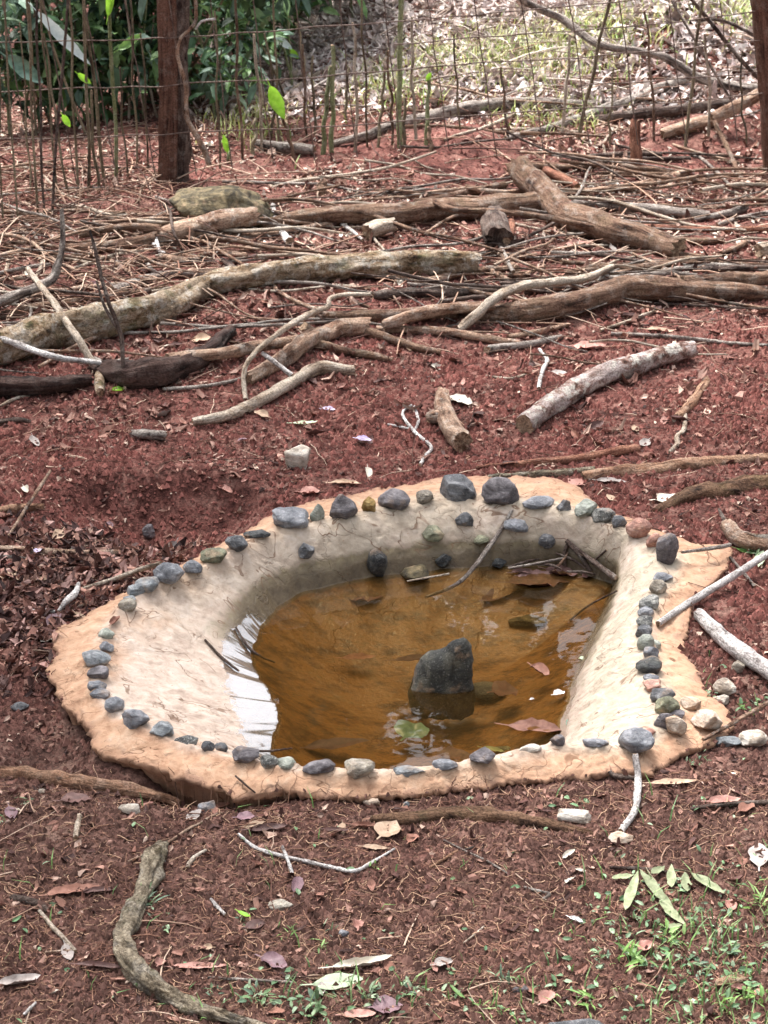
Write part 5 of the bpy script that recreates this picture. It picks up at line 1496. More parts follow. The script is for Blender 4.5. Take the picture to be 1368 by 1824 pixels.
DG = [lin(46, 66, 44), lin(66, 92, 60), lin(92, 118, 82), lin(58, 82, 64)]
MG = [lin(72, 104, 56), lin(96, 128, 74), lin(120, 148, 98), lin(80, 112, 80)]
BG_ = [lin(104, 130, 112), lin(80, 108, 84), lin(132, 156, 138)]
def bush(px, py, ht, rad, cols, n, size, label, seed, depth=None, stems=5):
    B = U(px, py); B = B.copy()
    if depth: B = plane_pt(px, py, B[2]); B[1] += depth; B[2] = float(ground(B[0], B[1]))
    root = empty('bush', B); tag(root, label, 'bush', 'bushes beyond the fence on the left')
    r = np.random.default_rng(seed)
    parts = []
    for k in range(stems):
        c = np.array([r.normal() * rad * 0.5, r.normal() * rad * 0.4, ht * (0.3 + 0.6 * r.random())])
        parts.append(leaf_cloud(n // stems, c, (rad * 0.75, rad * 0.65, ht * 0.42), size, cols, seed * 31 + k))
        me = tube_mesh('stem', [np.zeros(3) + np.array([r.normal() * 0.03, 0, -0.05]), c * 0.5 + r.normal(size=3) * 0.03, c + np.array([0, 0, ht * 0.2])], [0.008, 0.006, 0.003], [BARK['cane']], 6)
        add('stem', me, root)
    foliage('foliage', parts, root)
    for k in range(4):                                      # bare pale shoots standing out of the leaves
        b0 = np.array([r.normal() * rad * 0.6, r.normal() * rad * 0.4 - rad * 0.3, -0.05]); t0 = b0 + np.array([r.normal() * 0.12, r.normal() * 0.06, ht * (0.8 + 0.7 * r.random())])
        add('shoot', tube_mesh('shoot', [b0, (b0 + t0) / 2 + r.normal(size=3) * 0.03, t0], [0.006, 0.005, 0.003], [BARK[['cane', 'pale', 'green'][k % 3]]], 5, coarse=2), root)
bush(40, 330, 0.75, 0.42, DG + MG, 900, 0.085, 'dark broad-leaved bush at the far left behind the canes', 1, 0.9)
bush(150, 300, 0.85, 0.45, DG + BG_, 1000, 0.095, 'dark bush with drooping bluish leaves left of the fence post', 2, 1.0)
bush(245, 285, 0.75, 0.40, DG + MG, 900, 0.085, 'green bush with narrow leaves directly left of the fence post', 3, 0.9)
bush(60, 180, 1.1, 0.7, DG, 1300, 0.11, 'tall shadowy bush in the top left corner', 4, 1.2)
bush(250, 130, 1.1, 0.7, DG + MG, 1300, 0.11, 'tall dark bush behind the fence post', 5, 1.2)
bush(400, 175, 0.7, 0.45, MG + BG_, 900, 0.085, 'lighter green feathery bush right of the fence post', 6, 0.4)
bush(470, 120, 0.75, 0.5, MG, 900, 0.09, 'grassy green bush at top, third of the way across', 7, 0.4)
bush(375, 235, 0.42, 0.3, MG + BG_, 500, 0.075, 'low leafy bush just right of the fence post', 8, 0.4)
bush(560, 60, 0.6, 0.45, DG + MG, 700, 0.09, 'dark bush at top centre-left above the sunlit slope', 9, 0.4)
# big drooping silvery leaf on the left
q = UP(112, 68, PA[1] + 0.15)
me = leaf_mesh('hanging_leaf', 0.27, 0.045, LEAF['silver'], 0.2, 0.15, 0.3, 0, 91)
o = add('hanging_leaf', me, None, q); o.rotation_euler = (math.radians(70), math.radians(48), 0.1)
tag(o, 'large long silvery leaf hanging among the canes at top left', 'leaf')
q = UP(42, 125, PA[1] + 0.35)
me = leaf_mesh('hanging_leaf', 0.17, 0.07, LEAF['bluegreen'], 0.2, 0.15, 0.3, 0, 92)
o = add('hanging_leaf', me, None, q); o.rotation_euler = (math.radians(60), math.radians(40), 0.3)
tag(o, 'broad blue-green leaf among the bushes near the left edge', 'leaf')
q = UP(232, 75, PA[1] + 0.5)
me = leaf_mesh('hanging_leaf', 0.11, 0.035, LEAF['green'], 0.2, 0.15, 0.3, 0, 93)
o = add('hanging_leaf', me, None, q); o.rotation_euler = (math.radians(60), math.radians(-30), 0.3)
tag(o, 'green leaf tilted up among the bushes left of the post', 'leaf')
q = UP(300, 42, PA[1] + 0.1)

# tall forest trees beyond the slope (their crowns shade the water's reflection)
TRUNK = BARK['grey']
def tree(x, y, ht, cr, label, seed, low=0.3, n=420, size=0.36, grp='forest trees beyond the slope'):
    z0 = float(ground(x, y)) - 0.1
    root = empty('tree', (x, y, z0)); tag(root, label, 'tree', grp)
    r = np.random.default_rng(seed)
    pts = [np.array([0, 0, 0])] + [np.array([r.normal() * 0.12 * k, r.normal() * 0.12 * k, ht * k / 5]) for k in range(1, 6)]
    add('trunk', tube_mesh('trunk', pts, [0.16, 0.14, 0.11, 0.08, 0.05, 0.02], [TRUNK], 10, coarse=4), root)
    parts = []
    for k in range(11):
        a = r.random() * 6.28; zz = ht * (low + (1 - low) * r.random())
        c = np.array([math.cos(a) * cr * 0.6 * r.random(), math.sin(a) * cr * 0.6 * r.random(), zz])
        add('limb', tube_mesh('limb', [np.array([0, 0, zz * 0.8]), c * 0.6 + np.array([0, 0, zz * 0.35]), c], [0.04, 0.025, 0.01], [TRUNK], 5, coarse=8), root)
        parts.append(leaf_cloud(n, c, (cr * 0.62, cr * 0.62, ht * 0.16), size, DG, seed * 97 + k, 0.4, 0.5, True))
    foliage('crown', parts, root)
for k, (x, y, h, c, lo) in enumerate([(-7.0, 18.0, 11, 3.0, 0.15), (-3.8, 18.5, 13, 3.3, 0.14), (-0.9, 18.5, 13, 2.9, 0.14), (1.6, 19.5, 13, 1.6, 0.14), (10.0, 20.0, 12, 3.2, 0.2), (14.0, 17.0, 11, 3.4, 0.2), (-10.5, 16, 11, 3.4, 0.15)]):
    tree(x, y, h, c, ORD[k] + ' tall forest tree beyond the slope, out of the picture\'s top', 200 + k, lo)

for k, (x, y, h, c, lo) in enumerate([(-7.5, 8.5, 8, 2.6, 0.08), (-8.0, 3.5, 9, 3.0, 0.08), (-6.5, -2.0, 9, 3.0, 0.08), (-2.5, -5.0, 9, 3.0, 0.1), (2.2, -5.5, 9, 3.0, 0.1), (6.5, -3.0, 9, 3.0, 0.08), (8.0, 2.5, 9, 3.0, 0.08), (8.5, 8.0, 8, 2.6, 0.1)]):  # trees added out of view to block sky light from front and sides
    tree(x, y, h, c, ORD[k] + ' forest tree added around the clearing to block sky light, out of view', 240 + k, lo, 260, 0.5, 'unseen forest trees added around the clearing')

# high canopy tree added out of view so its crown shades the near half
tree(-4.2, 6.6, 9.0, 1.2, 'tall canopy tree added out of view at left to shade the pond', 260, 0.5, 60, 0.4, 'unseen forest trees added around the clearing')
r = np.random.default_rng(5)
root = [o for o in COL.objects if o.name.startswith('tree') and o.get('label', '').startswith('tall canopy')][0]
parts = []
for k in range(16):
    c = np.array([2.0 + r.normal() * 1.5, 0.7 + r.normal() * 1.1, 8.2 + r.normal() * 0.5])
    add('limb', tube_mesh('limb', [np.array([0, 0, 6.0]), c * 0.55 + np.array([0, 0, 3.2]), c], [0.06, 0.035, 0.012], [TRUNK], 5, coarse=8), root)
    parts.append(leaf_cloud(120, c, (1.1, 1.0, 0.45), 0.3, DG, 700 + k, 0.4, 0.5, True))
foliage('shading_crown', parts, root)

# ------------------------------------------------------------------ single leaves that can be picked out
LV = 'dead leaves lying about'
for row in [
 (205,1107,34,20,70,'brown','curled red-brown dead leaf on the left pond rim',0.8,0.3),
 (820,716,56,32,-38,'pale','pale wavy leaf lying beside the broken log piece',0.2,0.1),
 (543,755,46,14,10,'mint','pale green leaf strip on bare soil above the pond'),
 (616,862,58,18,-4,'tan','long tan leaf on soil behind the back rim',0.5,0.1),
 (552,878,36,30,0,'pink','folded pinkish leaf on soil behind the back rim',0.4,0.2),
 (1190,890,52,34,20,'pale','broad pale leaf right of the back cement edge',0.2,0.1),
 (1088,858,56,18,-6,'grey','long whitish leaf behind the back right rim',0.4,0.1),
 (1048,716,30,18,80,'pink','curled striped leaf under the lichen-covered stick',0.9,0.4),
 (418,744,24,10,30,'brown','small brown leaf'),
 (640,1650,24,40,80,'pink','rolled pink leaf standing in the foreground',0.9,0.1),
 (604,1752,98,42,12,'mint','large pale green leaf in the foreground',0.1,0.05),
 (645,1720,112,30,16,'pale','curled greyish-white dead leaf behind the pale green one',0.7,0.25),
 (570,1745,52,18,-5,'tan','brown curled leaf between the pale green and the white leaf',0.6,0.2),
 (692,1480,58,50,60,'tan','torn pale leaf with ragged edge in front of the pond',0.15,0.1),
 (670,1510,50,14,-8,'tan','tan flat leaf strip below the torn pale leaf',0.2,0.05),
 (478,1478,70,26,14,'dark','dark red leaf with raised corners in front of the pond',0.5,0.2),
 (488,1716,56,40,-30,'purple','crumpled purple leaf left of the pale green one',0.4,0.2),
 (455,1650,40,26,20,'dark','dark crumpled leaf in the foreground',0.3,0.2),
 (355,1722,100,18,2,'pink','long pinkish leaf strip crossing right of the mossy root',0.3,0.05),
 (178,1722,90,18,-6,'dark','dark narrow leaf strip left of the mossy root',0.6,0.1),
 (288,1716,22,30,60,'pink','small curled leaf beside the mossy root',0.7,0.2),
 (34,1750,78,30,16,'grey','curled whitish leaf at the lower left edge',0.6,0.2),
 (20,1450,44,24,-70,'purple','purplish leaf at the left edge in front of the pond',0.2,0.1),
 (135,1424,56,30,5,'dark','broad dark red leaf at left in front of the pond',0.15,0.05),
 (130,1588,96,30,14,'brown','large withered brown leaf in the left foreground',0.4,0.1),
 (175,1588,60,18,10,'dark','dark narrow leaf overlapping the large withered one',0.4,0.1),
 (690,1795,56,48,10,'purple','purple-brown leaf at the bottom centre',0.2,0.1),
 (640,1808,60,24,5,'pink','pink-brown leaf at the bottom edge left of the purple one',0.3,0.1),
 (1150,1690,36,34,40,'pink','crumpled reddish leaf in the right foreground weeds',0.5,0.4),
 (1302,1615,34,28,80,'pink','reddish curled leaf at right of the withered compound leaf',0.6,0.3),
 (975,1780,40,34,50,'pink','curled pale pink leaf in the foreground',0.5,0.3),
 (950,1768,44,16,-30,'brown','narrow brown leaf beside the curled pale pink one',0.4,0.2),
 (1200,1395,84,20,6,'tan','long pale brown leaf in front of the right corner stone',0.3,0.1),
 (1290,1428,60,26,8,'pink','pink-brown leaf at right in front of the pond',0.4,0.2),
 (1330,1440,40,28,40,'brown','brown leaf near the right edge in front of the pond',0.4,0.2),
 (1322,1535,26,22,80,'brown','small upright brown leaf near the right edge',0.5,0.2),
 (1352,1525,70,40,80,'grey','grey skeleton leaf cut by the right edge',0.2,0.1),
 (790,1716,36,26,20,'grey','small grey-lilac leaf in the foreground centre',0.3,0.2),
 (1026,1640,28,14,-30,'white','little white curled petal in the foreground',0.6,0.3),
 (930,1655,20,10,0,'white','scrap'),
 (1262,1780,40,12,-10,'purple','narrow purple leaf'),
 (395,1436,34,14,30,'brown','small brown leaf at the broken cement edge',0.4,0.2),
 (438,1456,34,26,10,'purple','purple-grey leaf in front of the cement edge',0.3,0.1),
 (600,1480,46,16,0,'dark','dark twisted leaf in front of the pond',0.6,0.2),
 (650,1473,50,18,-5,'brown','red-brown twisted leaf left of the torn pale leaf',0.7,0.2),
 (735,1495,30,24,60,'brown','red-brown leaf right of the torn pale leaf',0.5,0.2),
 (1050,620,60,32,8,'pink','wide pink dead leaf above the lichen-covered stick',0.3,0.2),
 (1175,590,52,20,-14,'tan','white-edged tan leaf behind the lichen-covered stick',0.4,0.1),
 (1120,565,60,20,6,'dark','dark curled leaf in front of the pale-topped branch',0.6,0.1),
 (985,565,44,16,3,'brown','brown ribbed leaf under the pale-topped branch',0.6,0.1),
 (1030,438,60,26,25,'pink','large pinkish leaf propped near the forked log\'s end',0.4,0.2),
 (890,440,40,18,-20,'pink','pinkish leaf at the mossy log\'s cut end',0.4,0.2),
 (895,750,40,14,-10,'brown','brown leaf on soil left of the lichen-covered stick',0.5,0.1),
 (1100,838,48,16,12,'orange','x'),
 (90,700,30,14,60,'pink','small pink leaf below the left bark sheet',0.4,0.2),
 (115,705,26,14,80,'brown','small brown stub-like leaf below left bark sheet',0.6,0.2),
 (330,655,34,24,60,'tan','tan curled leaf below the dark curled bark',0.6,0.2),
]:
    if row[5] == 'orange' or row[6] in ('scrap', 'small brown leaf', 'narrow purple leaf'): continue
    leaf(*row, group=LV)
# fresh leaves and petals
leaf(212,695,26,18,20,'lime','bright green leaf scrap below the mossy log',0.3,0.2,name='leaf')
leaf(648,786,30,20,-20,'lilac','pale lilac fallen flower on bare soil above the pond',0.7,0.4,name='fallen_flower',cat='flower')
leaf(585,730,26,16,-10,'lilac','faded lilac petal left above the fallen flower',0.4,0.2,name='petal',cat='petal')
leaf(68,982,16,18,80,'lilac','lilac petal lying on the straight pale stick at left',0.5,0.3,name='petal',cat='petal',lift=0.015)
leaf(1352,1000,44,22,60,'mint','pale green leaf tuft beside the white stick at right edge',0.3,0.3,name='leaf',tilt=20)
leaf(1330,985,40,16,-30,'green','green leaf under the white stick at right edge',0.3,0.3,name='leaf')
leaf(435,1629,30,10,-35,'lime','lime green narrow leaf in the left foreground',0.2,0.2,name='leaf',lift=0.01)
leaf(815,1768,46,8,-55,'green','broad green grass blade at the bottom edge',0.2,0.2,name='leaf',lift=0.01)
# leaves in and on the water
def wleaf(px, py, L, Wd, ang, tone, label, z=0.002, curl=0.3, bend=0.2, **k):
    _seed[0] += 1
    p = plane_pt(px, py, ZW + z); s = scale_at(p)
    r_, t_, o_, c_, w_ = polar(p[0], p[1])
    me = leaf_mesh('wet_leaf', L / s, Wd / s, LEAF[tone], curl, bend, 0.2, k.get('lobes', 0), _seed[0])
    zm = np.mean([v.co.z for v in me.vertices])
    o = add('wet_leaf', me, None, p - np.array([0, 0, zm])); o.rotation_euler = (math.radians(k.get('roll', 0)), 0, math.radians(ang))
    tag(o, label, 'leaf', 'leaves in the pond')
wleaf(955,1296,104,44,-10,'brown','large brown floating leaf at the front right of the water',0.004,0.3,0.05,lobes=0.04)
wleaf(1030,1294,40,48,60,'bluegreen','wet blue-green leaf at the front right waterline',0.008,0.2,0.1)
wleaf(962,1192,46,30,-50,'brown','shiny wet brown leaf floating right of the upright rock',0.006,0.5,0.2)
wleaf(996,1234,22,20,20,'white','white petal floating at the right',0.003,0.4,0.2)
wleaf(948,1245,9,8,20,'white','tiny white petal fleck right of the upright rock',0.003,0.4,0.2)
wleaf(1038,1172,12,10,20,'mint','tiny pale green leaf at right waterline',0.004,0.2,0.2)
wleaf(900,1230,50,60,20,'dark','dark sunken leaf right of the upright rock',-0.02,0.2,0.1)
wleaf(735,1300,60,70,60,'bluegreen','greenish sunken leaf in front of the upright rock',-0.05,0.2,0.1)
wleaf(960,1035,110,60,5,'dark','dark sunken leaf mass at back right of the water',-0.004,0.3,0.1)
wleaf(905,1052,130,40,40,'dark','dark sunken narrow leaf at back right of the water',-0.03,0.3,0.1)
wleaf(640,1170,60,22,8,'brown','brown sunken leaf left of the upright rock',-0.05,0.2,0.1)
wleaf(740,1172,80,22,12,'dark','dark narrow sunken leaf left behind the upright rock',-0.03,0.2,0.1)
wleaf(600,1325,120,34,12,'dark','long dark sunken leaf near the front left of the water',-0.04,0.2,0.1)
wleaf(810,1345,70,40,-10,'dark','dark sunken leaf near the front rim',-0.03,0.2,0.1)
wleaf(880,1335,44,14,-20,'sage','small sage leaf by the front rim in the water',-0.003,0.3,0.1)
wleaf(650,1060,70,60,10,'dark','dark sunken leaf near the back left of the water',-0.02,0.2,0.1)
wleaf(1000,1018,60,34,-20,'dark','dark soggy leaf in the back right corner of the water',0.003,0.4,0.2)
wleaf(1055,1022,44,26,30,'dark','small dark soggy leaf at the foot of the sloping sticks',0.004,0.4,0.2)
wleaf(930,1018,40,22,10,'dark','dark soggy leaf scrap at the back waterline',0.003,0.4,0.2)
# withered compound leaf in the right foreground
cl = empty('compound_leaf', U(1155,1560)); tag(cl, 'withered grey-green compound leaf with long leaflets in the right foreground', 'leaf')
for px, py, L, Wd, ang in [(1125,1588,92,24,63),(1110,1562,50,18,8),(1170,1588,100,26,-57),(1198,1628,70,24,-50),(1172,1550,34,20,25),(1196,1562,50,22,78),(1222,1572,42,22,84),(1260,1574,74,26,-36),(1200,1650,40,18,10)]:
    _seed[0] += 1
    p = U(px, py, 0.010); s = scale_at(p)
    phi = math.atan2(CAM_H, p[1])
    dx, dy = math.cos(math.radians(ang)), math.sin(math.radians(ang)) / math.sin(phi)
    me = leaf_mesh('leaflet', L / s * math.hypot(dx, dy) * 0.85, Wd / s * 0.8, LEAF['sage'], 0.15, 0.1, 0.15, 0, _seed[0], ragged=0.14, stem=False)
    o = add('leaflet', me, cl, p - np.array(cl.location)); o.rotation_euler = (0, 0, math.atan2(dy, dx))
stick('stalk', [(1150,1545,0.008),(1160,1560,0.01),(1172,1575,0.01)], [3,3,3], 'cane', parent=cl)
stick('stalk', [(1200,1548,0.008),(1225,1552,0.01),(1240,1560,0.01)], [3,3,3], 'cane', parent=cl)
# grey rock or rag cut by the bottom edge
stone(1035,1828,120,28,'d','flat','dark grey fibrous lump cut by the bottom edge', 'stone', name='stone')

# a messy clutch of wet twigs in the back right corner
for k, (x0, y0, x1, y1) in enumerate([(905,1010,960,996),(960,1004,1000,1014),(985,1018,1012,984),(990,985,1042,1012),(1010,1018,1062,1024),(1030,985,1052,1002)]):
    stick('twig', [(x0,y0,0.02),((x0+x1)/2+4,(y0+y1)/2-2,0.03),(x1,y1,0.02)], [3,5,3], ['dark','dark','brown'][k % 3], ORD[k] + ' twig from left in the wet tangle at the back right waterline', 'twig', 'wet twigs tangled at the back right waterline')

# ------------------------------------------------------------------ small weeds, each its own plant
def weed(px, py, size, n, label, seed, cols, blade=False):
    B = U(px, py); s = scale_at(B)
    r = np.random.default_rng(seed)
    root = empty('weed', B); tag(root, label, 'weed', 'small green weeds in the foreground')
    L = size / s
    c = np.zeros((n, 3)); c[:, 0] = r.normal(size=n) * L * 0.22; c[:, 1] = r.normal(size=n) * L * 0.22; c[:, 2] = np.abs(r.normal(size=n)) * L * 0.12
    v, f, col = leaves_at(c, L * (0.5 if blade else 0.3), cols, r, -0.5, 0.16 if blade else 0.36, 0.4)
    foliage('leaves', [(v, f, col)], root)
WG = [lin(112, 138, 98), lin(138, 162, 124), lin(164, 182, 152), lin(102, 126, 104)]
WL = [lin(130, 168, 90), lin(156, 188, 120), lin(118, 152, 90)]
for k, (px, py, sz, n, lab, cs, bl) in enumerate([
 (265,1615,62,26,'grassy green weed growing over the mossy root',WG,True),
 (300,1655,40,14,'thin pale weed right of the mossy root',WG,False),
 (455,1778,66,34,'leafy green weed near the bottom, left of centre',WG,False),
 (385,1770,46,20,'small weed beside the lower mossy root',WG,False),
 (560,1806,70,36,'bushy weed at the bottom edge left of the pink-brown leaf',WG,False),
 (660,1775,60,30,'weed just right of the large pale green leaf',WG,False),
 (730,1770,60,30,'weed above the purple-brown leaf',WG,False),
 (512,1668,34,14,'small bright weed sprig above the pale green leaf',WL,True),
 (570,1690,44,16,'slender pale weed sprig above the white curled leaf',WL,True),
 (590,1660,30,10,'slender sprig behind the white curled leaf',WG,True),
 (45,1430,36,12,'pale green weed at left in front of the pond',WG,True),
 (430,1640,26,12,'tiny weed under the lime leaf',WG,False),
 (1195,1672,62,30,'bright green weed in the middle of right weed patch',WL,False),
 (1130,1712,70,30,'broad-bladed weed left of the crumpled reddish leaf',WL,True),
 (1070,1710,54,26,'weed at the left end of the right weed patch',WG,False),
 (1250,1640,56,28,'weed below the withered compound leaf, right part',WG,False),
 (1300,1700,60,34,'weed in the right weed patch near the edge',WG,False),
 (1345,1610,50,26,'weed at the right edge beside the reddish leaf',WL,True),
 (1240,1730,60,30,'weed just above the pale wood chip',WG,False),
 (1330,1775,60,34,'bright weed below the pale wood chip',WL,False),
 (1290,1800,50,24,'weed in the bottom right corner area',WL,True),
 (1130,1640,46,20,'weed under the left withered leaflet',WG,False),
 (900,1750,48,22,'weed left of the curled pale pink leaf',WG,True),
 (800,1770,46,22,'weed in the bottom middle',WG,False),
 (870,1800,40,18,'weed at the bottom beside the dark lump',WL,True),
 (1050,1790,60,20,'long-bladed weed at the dark lump',WL,True),
 (1250,1355,36,16,'small weed in front of the pond\'s right corner',WG,False),
 (1265,1240,30,14,'tiny weed between the pale rocks right of the pond',WG,False),
 (1320,1262,36,16,'tiny weed right of the pale rocks',WL,False),
 (1350,1255,36,16,'tiny weed at right edge above the tan stick',WG,False),
 (1340,990,50,22,'green weed clump under the white stick at right edge',WG,False),
 (1040,1432,30,12,'tiny pale weed above the pale oblong rock',WG,False),
 (1232,1365,30,12,'tiny broad-leaved weed near the right corner',WG,False),
 (665,1548,30,12,'tiny weed at the end of the long whitish twig',WL,False),
]):
    weed(px, py, sz * 0.92, max(6, int(n * 0.75)), lab, 300 + k, cs, bl)

# ------------------------------------------------------------------ litter that nobody could count
def scatter(n, dens, seed, y0=2.2, y1=11.5):
    """random ground points in the visible wedge, thinned by a density given in photo pixels"""
    r = np.random.default_rng(seed)
    X, Y = [], []
    tot = 0
    while tot < n:
        py = r.random(n) * 2000 - 60; px = r.random(n) * 1890 - 260
        # even spread over the ground rather than over the picture
        v = (py - H0 / 2) / FPX
        t = CAM_H / (SP + v * CP)
        w = (t / 10.5) ** 1.6
        k = r.random(n) < w * dens(px, py)
        px, py, t, v = px[k], py[k], t[k], v[k]
        x = (px - W0 / 2) / FPX * t; y = (CP - v * SP) * t
        rr, th_, ro_, rc_, rw_ = polar(x, y)
        ok = (rr > ro_ - 0.001) & (y > y0) & (y < y1)
        X.append(x[ok]); Y.append(y[ok]); tot += ok.sum()
    X, Y = np.concatenate(X)[:n], np.concatenate(Y)[:n]
    return X, Y, ground(X, Y), r

def near_dens(px, py):                                       # finer pieces: weight the front up
    return np.clip(((py + 400) / 2000) ** 2.2, 0, 1)

def drift(px, py):
    return 0.25 + 0.75 * sstep(-0.25, 0.3, fbm2(px / 120, py / 55, 3, 66))

def bare(px, py):
    """1 on the patches of bare red soil seen in the photo"""
    b = np.exp(-(((px - 330) / 170) ** 2 + ((py - 915) / 60) ** 2))
    b = np.maximum(b, np.exp(-(((px - 780) / 190) ** 2 + ((py - 285) / 36) ** 2)))
    b = np.maximum(b, 0.7 * np.exp(-(((px - 1000) / 330) ** 2 + ((py - 690) / 70) ** 2)))
    b = np.maximum(b, 0.9 * np.exp(-(((px - 210) / 60) ** 2 + ((py - 375) / 22) ** 2)))
    b = np.maximum(b, 0.7 * np.exp(-(((px - 560) / 160) ** 2 + ((py - 690) / 60) ** 2)))
    b = np.maximum(b, 0.6 * np.exp(-(((px - 900) / 260) ** 2 + ((py - 1600) / 130) ** 2)))
    b = np.maximum(b, 0.8 * np.exp(-(((px - 1200) / 160) ** 2 + ((py - 290) / 40) ** 2)))
    b = np.maximum(b, 0.6 * np.exp(-(((px - 1280) / 120) ** 2 + ((py - 1130) / 90) ** 2)))
    return b

# soil crumbs
def crumbs(n, seed, smin, smax, dens):
    x, y, z, r = scatter(n, dens, seed)
    s = smin + (smax - smin) * r.random(n) ** 2.6
    o = np.array([[1, 0, -0.25], [0, 1, -0.25], [-1, 0, -0.25], [0, -1, -0.25], [0, 0, 0.9]], float)
    f = np.array([[0, 1, 4], [1, 2, 4], [2, 3, 4], [3, 0, 4]])
    a = r.random(n) * 6.28
    q = o[None] * (1 + 0.45 * r.normal(size=(n, 5, 3)).clip(-1.4, 1.4) * 0.6)
    q = q * s[:, None, None]
    ca, sa = np.cos(a)[:, None], np.sin(a)[:, None]
    V = np.stack([q[..., 0] * ca - q[..., 1] * sa, q[..., 0] * sa + q[..., 1] * ca, q[..., 2]], -1) + np.stack([x, y, z + s * 0.25], -1)[:, None]
    F = (np.arange(n)[:, None, None] * 5 + f[None]).reshape(-1, 3)
    px, py = project(x, y, z)
    t = sstep(1450, 1000, py)[:, None]
    red, brn = np.array(lin(132, 86, 79)[:3]), np.array(lin(112, 84, 76)[:3])
    c = (brn * (1 - t) + red * t) * (0.45 + 1.1 * r.random((n, 1)))
    C = np.repeat(np.concatenate([c, np.ones((n, 1))], 1), 5, 0)
    return V.reshape(-1, 3), F, C
V, F, C = crumbs(85000, 51, 0.0017, 0.0078, lambda px, py: near_dens(px, py))
V2, F2, C2 = crumbs(22000, 52, 0.003, 0.012, lambda px, py: np.where(py < 900, 1, 0.05))
V3, F3, C3 = crumbs(34000, 53, 0.0025, 0.011, lambda px, py: sstep(500, 620, py) * sstep(1320, 1150, py) * drift(px + 300, py))
V, F, C = merge([(V, F, C), (V2, F2, C2), (V3, F3, C3)])
me = mesh_from('soil_crumbs', V, F, CRUMB, False)
attr(me, 'Col', 'FLOAT_COLOR', C)
tag(add('soil_crumbs', me), 'loose crumbs of red-brown soil covering the ground', 'soil', kind='stuff')

# dead-leaf fragments
def litter(n, seed, smin, smax, dens, cols, aspect=0.45, lift=0.003, tilt=0.35, power=2.0):
    x, y, z, r = scatter(n, dens, seed)
    L = smin + (smax - smin) * r.random(n) ** power
    Wd = L * aspect * (0.5 + r.random(n))
    yaw = r.random(n) * 6.28
    p, q = r.normal(size=n) * tilt, r.normal(size=n) * tilt
    d = np.stack([np.cos(yaw) * np.cos(p), np.sin(yaw) * np.cos(p), np.sin(p)], -1)
    sd_ = np.stack([-np.sin(yaw) * np.cos(q), np.cos(yaw) * np.cos(q), np.sin(q)], -1)
    up = np.cross(d, sd_)
    cen = np.stack([x, y, z + lift + 0.22 * L * np.abs(np.sin(p)) + 0.25 * Wd * np.abs(np.sin(q))], -1)
    curl = r.normal(size=n) * 0.28
    t = np.array([-0.5, 0.02, 0.5]); w = np.stack([0.15 + 0.6 * r.random(n) * (r.random(n) < 0.45), 0.85 + 0.3 * r.random(n), 0.08 + 0.6 * r.random(n) * (r.random(n) < 0.45)], 1)
    V = np.zeros((n, 9, 3))
    for k in range(3):
        m = cen + d * (L * t[k])[:, None] + up * (L * curl * (4 * t[k] ** 2 - 0.3))[:, None]
        for j, s in enumerate((-1, 0, 1)):
            V[:, k * 3 + j] = m + sd_ * (Wd * 0.5 * w[:, k] * s)[:, None] + up * (Wd * (0.22 * abs(s)) * np.sign(curl + 0.1))[:, None] + r.normal(size=(n, 3)) * (L * 0.025)[:, None]
    f = [[k * 3 + j, k * 3 + j + 1, k * 3 + j + 4, k * 3 + j + 3] for k in range(2) for j in range(2)]
    F = (np.arange(n)[:, None, None] * 9 + np.array(f)[None]).reshape(-1, 4)
    cols = np.asarray(cols)[:, :3]
    c = cols[r.integers(0, len(cols), n)] * (0.65 + 0.7 * r.random((n, 1)))
    C = np.repeat(np.concatenate([c, np.ones((n, 1))], 1), 9, 0)
    return V.reshape(-1, 3), F, C
BR = [lin(112, 76, 66), lin(92, 60, 54), lin(138, 100, 88), lin(74, 50, 46), lin(160, 122, 108)]
PL = [lin(196, 172, 156), lin(212, 194, 180), lin(176, 148, 134), lin(152, 118, 106), lin(120, 86, 76), lin(224, 214, 200)]
GP = [lin(206, 192, 188), lin(186, 170, 165), lin(216, 204, 199), lin(166, 146, 140), lin(226, 217, 213), lin(196, 182, 180)]  # pale slope leaves, lightened further in place of sunlight on the far slope
parts = [
 litter(21000, 61, 0.008, 0.055, lambda px, py: drift(px, py) * (1 - 0.92 * bare(px, py)) * sstep(900, 480, py), BR + PL[2:5] + PL[2:5], 0.42, 0.003, 0.4, 2.6),
 litter(24000, 62, 0.008, 0.034, lambda px, py: drift(px, py) * (1 - 0.97 * bare(px, py)) * sstep(560, 300, py), PL + PL[:2] + PL[5:]),
 litter(20000, 63, 0.025, 0.09, lambda px, py: sstep(250, 170, py) * sstep(380, 560, px + py * 0.4), GP, 0.4, 0.006, 0.5),
 litter(3600, 64, 0.005, 0.03, lambda px, py: (1 - 0.6 * bare(px, py)) * np.where(py > 1300, 1, 0.12) * near_dens(px, py), BR + BR + PL[2:5], 0.4, 0.002, 0.4, 2.6),
 litter(4500, 65, 0.01, 0.045, lambda px, py: sstep(420, 200, px) * sstep(880, 980, py) * sstep(1250, 1130, py), BR + [lin(176, 140, 132), lin(66, 44, 42)], 0.45, 0.004, 0.45),
 litter(12000, 66, 0.005, 0.024, lambda px, py: drift(px, py) * (1 - 0.7 * bare(px, py)) * np.where((py > 520) & (py < 1300), 1, 0.1), BR + BR + PL[2:5] + PL[:1], 0.5),
]
V, F, C = merge(parts)
me = mesh_from('leaf_litter', V, F, LITTER, False); attr(me, 'Col', 'FLOAT_COLOR', C)
tag(add('leaf_litter', me), 'layer of small brown and pale dead-leaf fragments over the soil', 'leaf litter', kind='stuff')

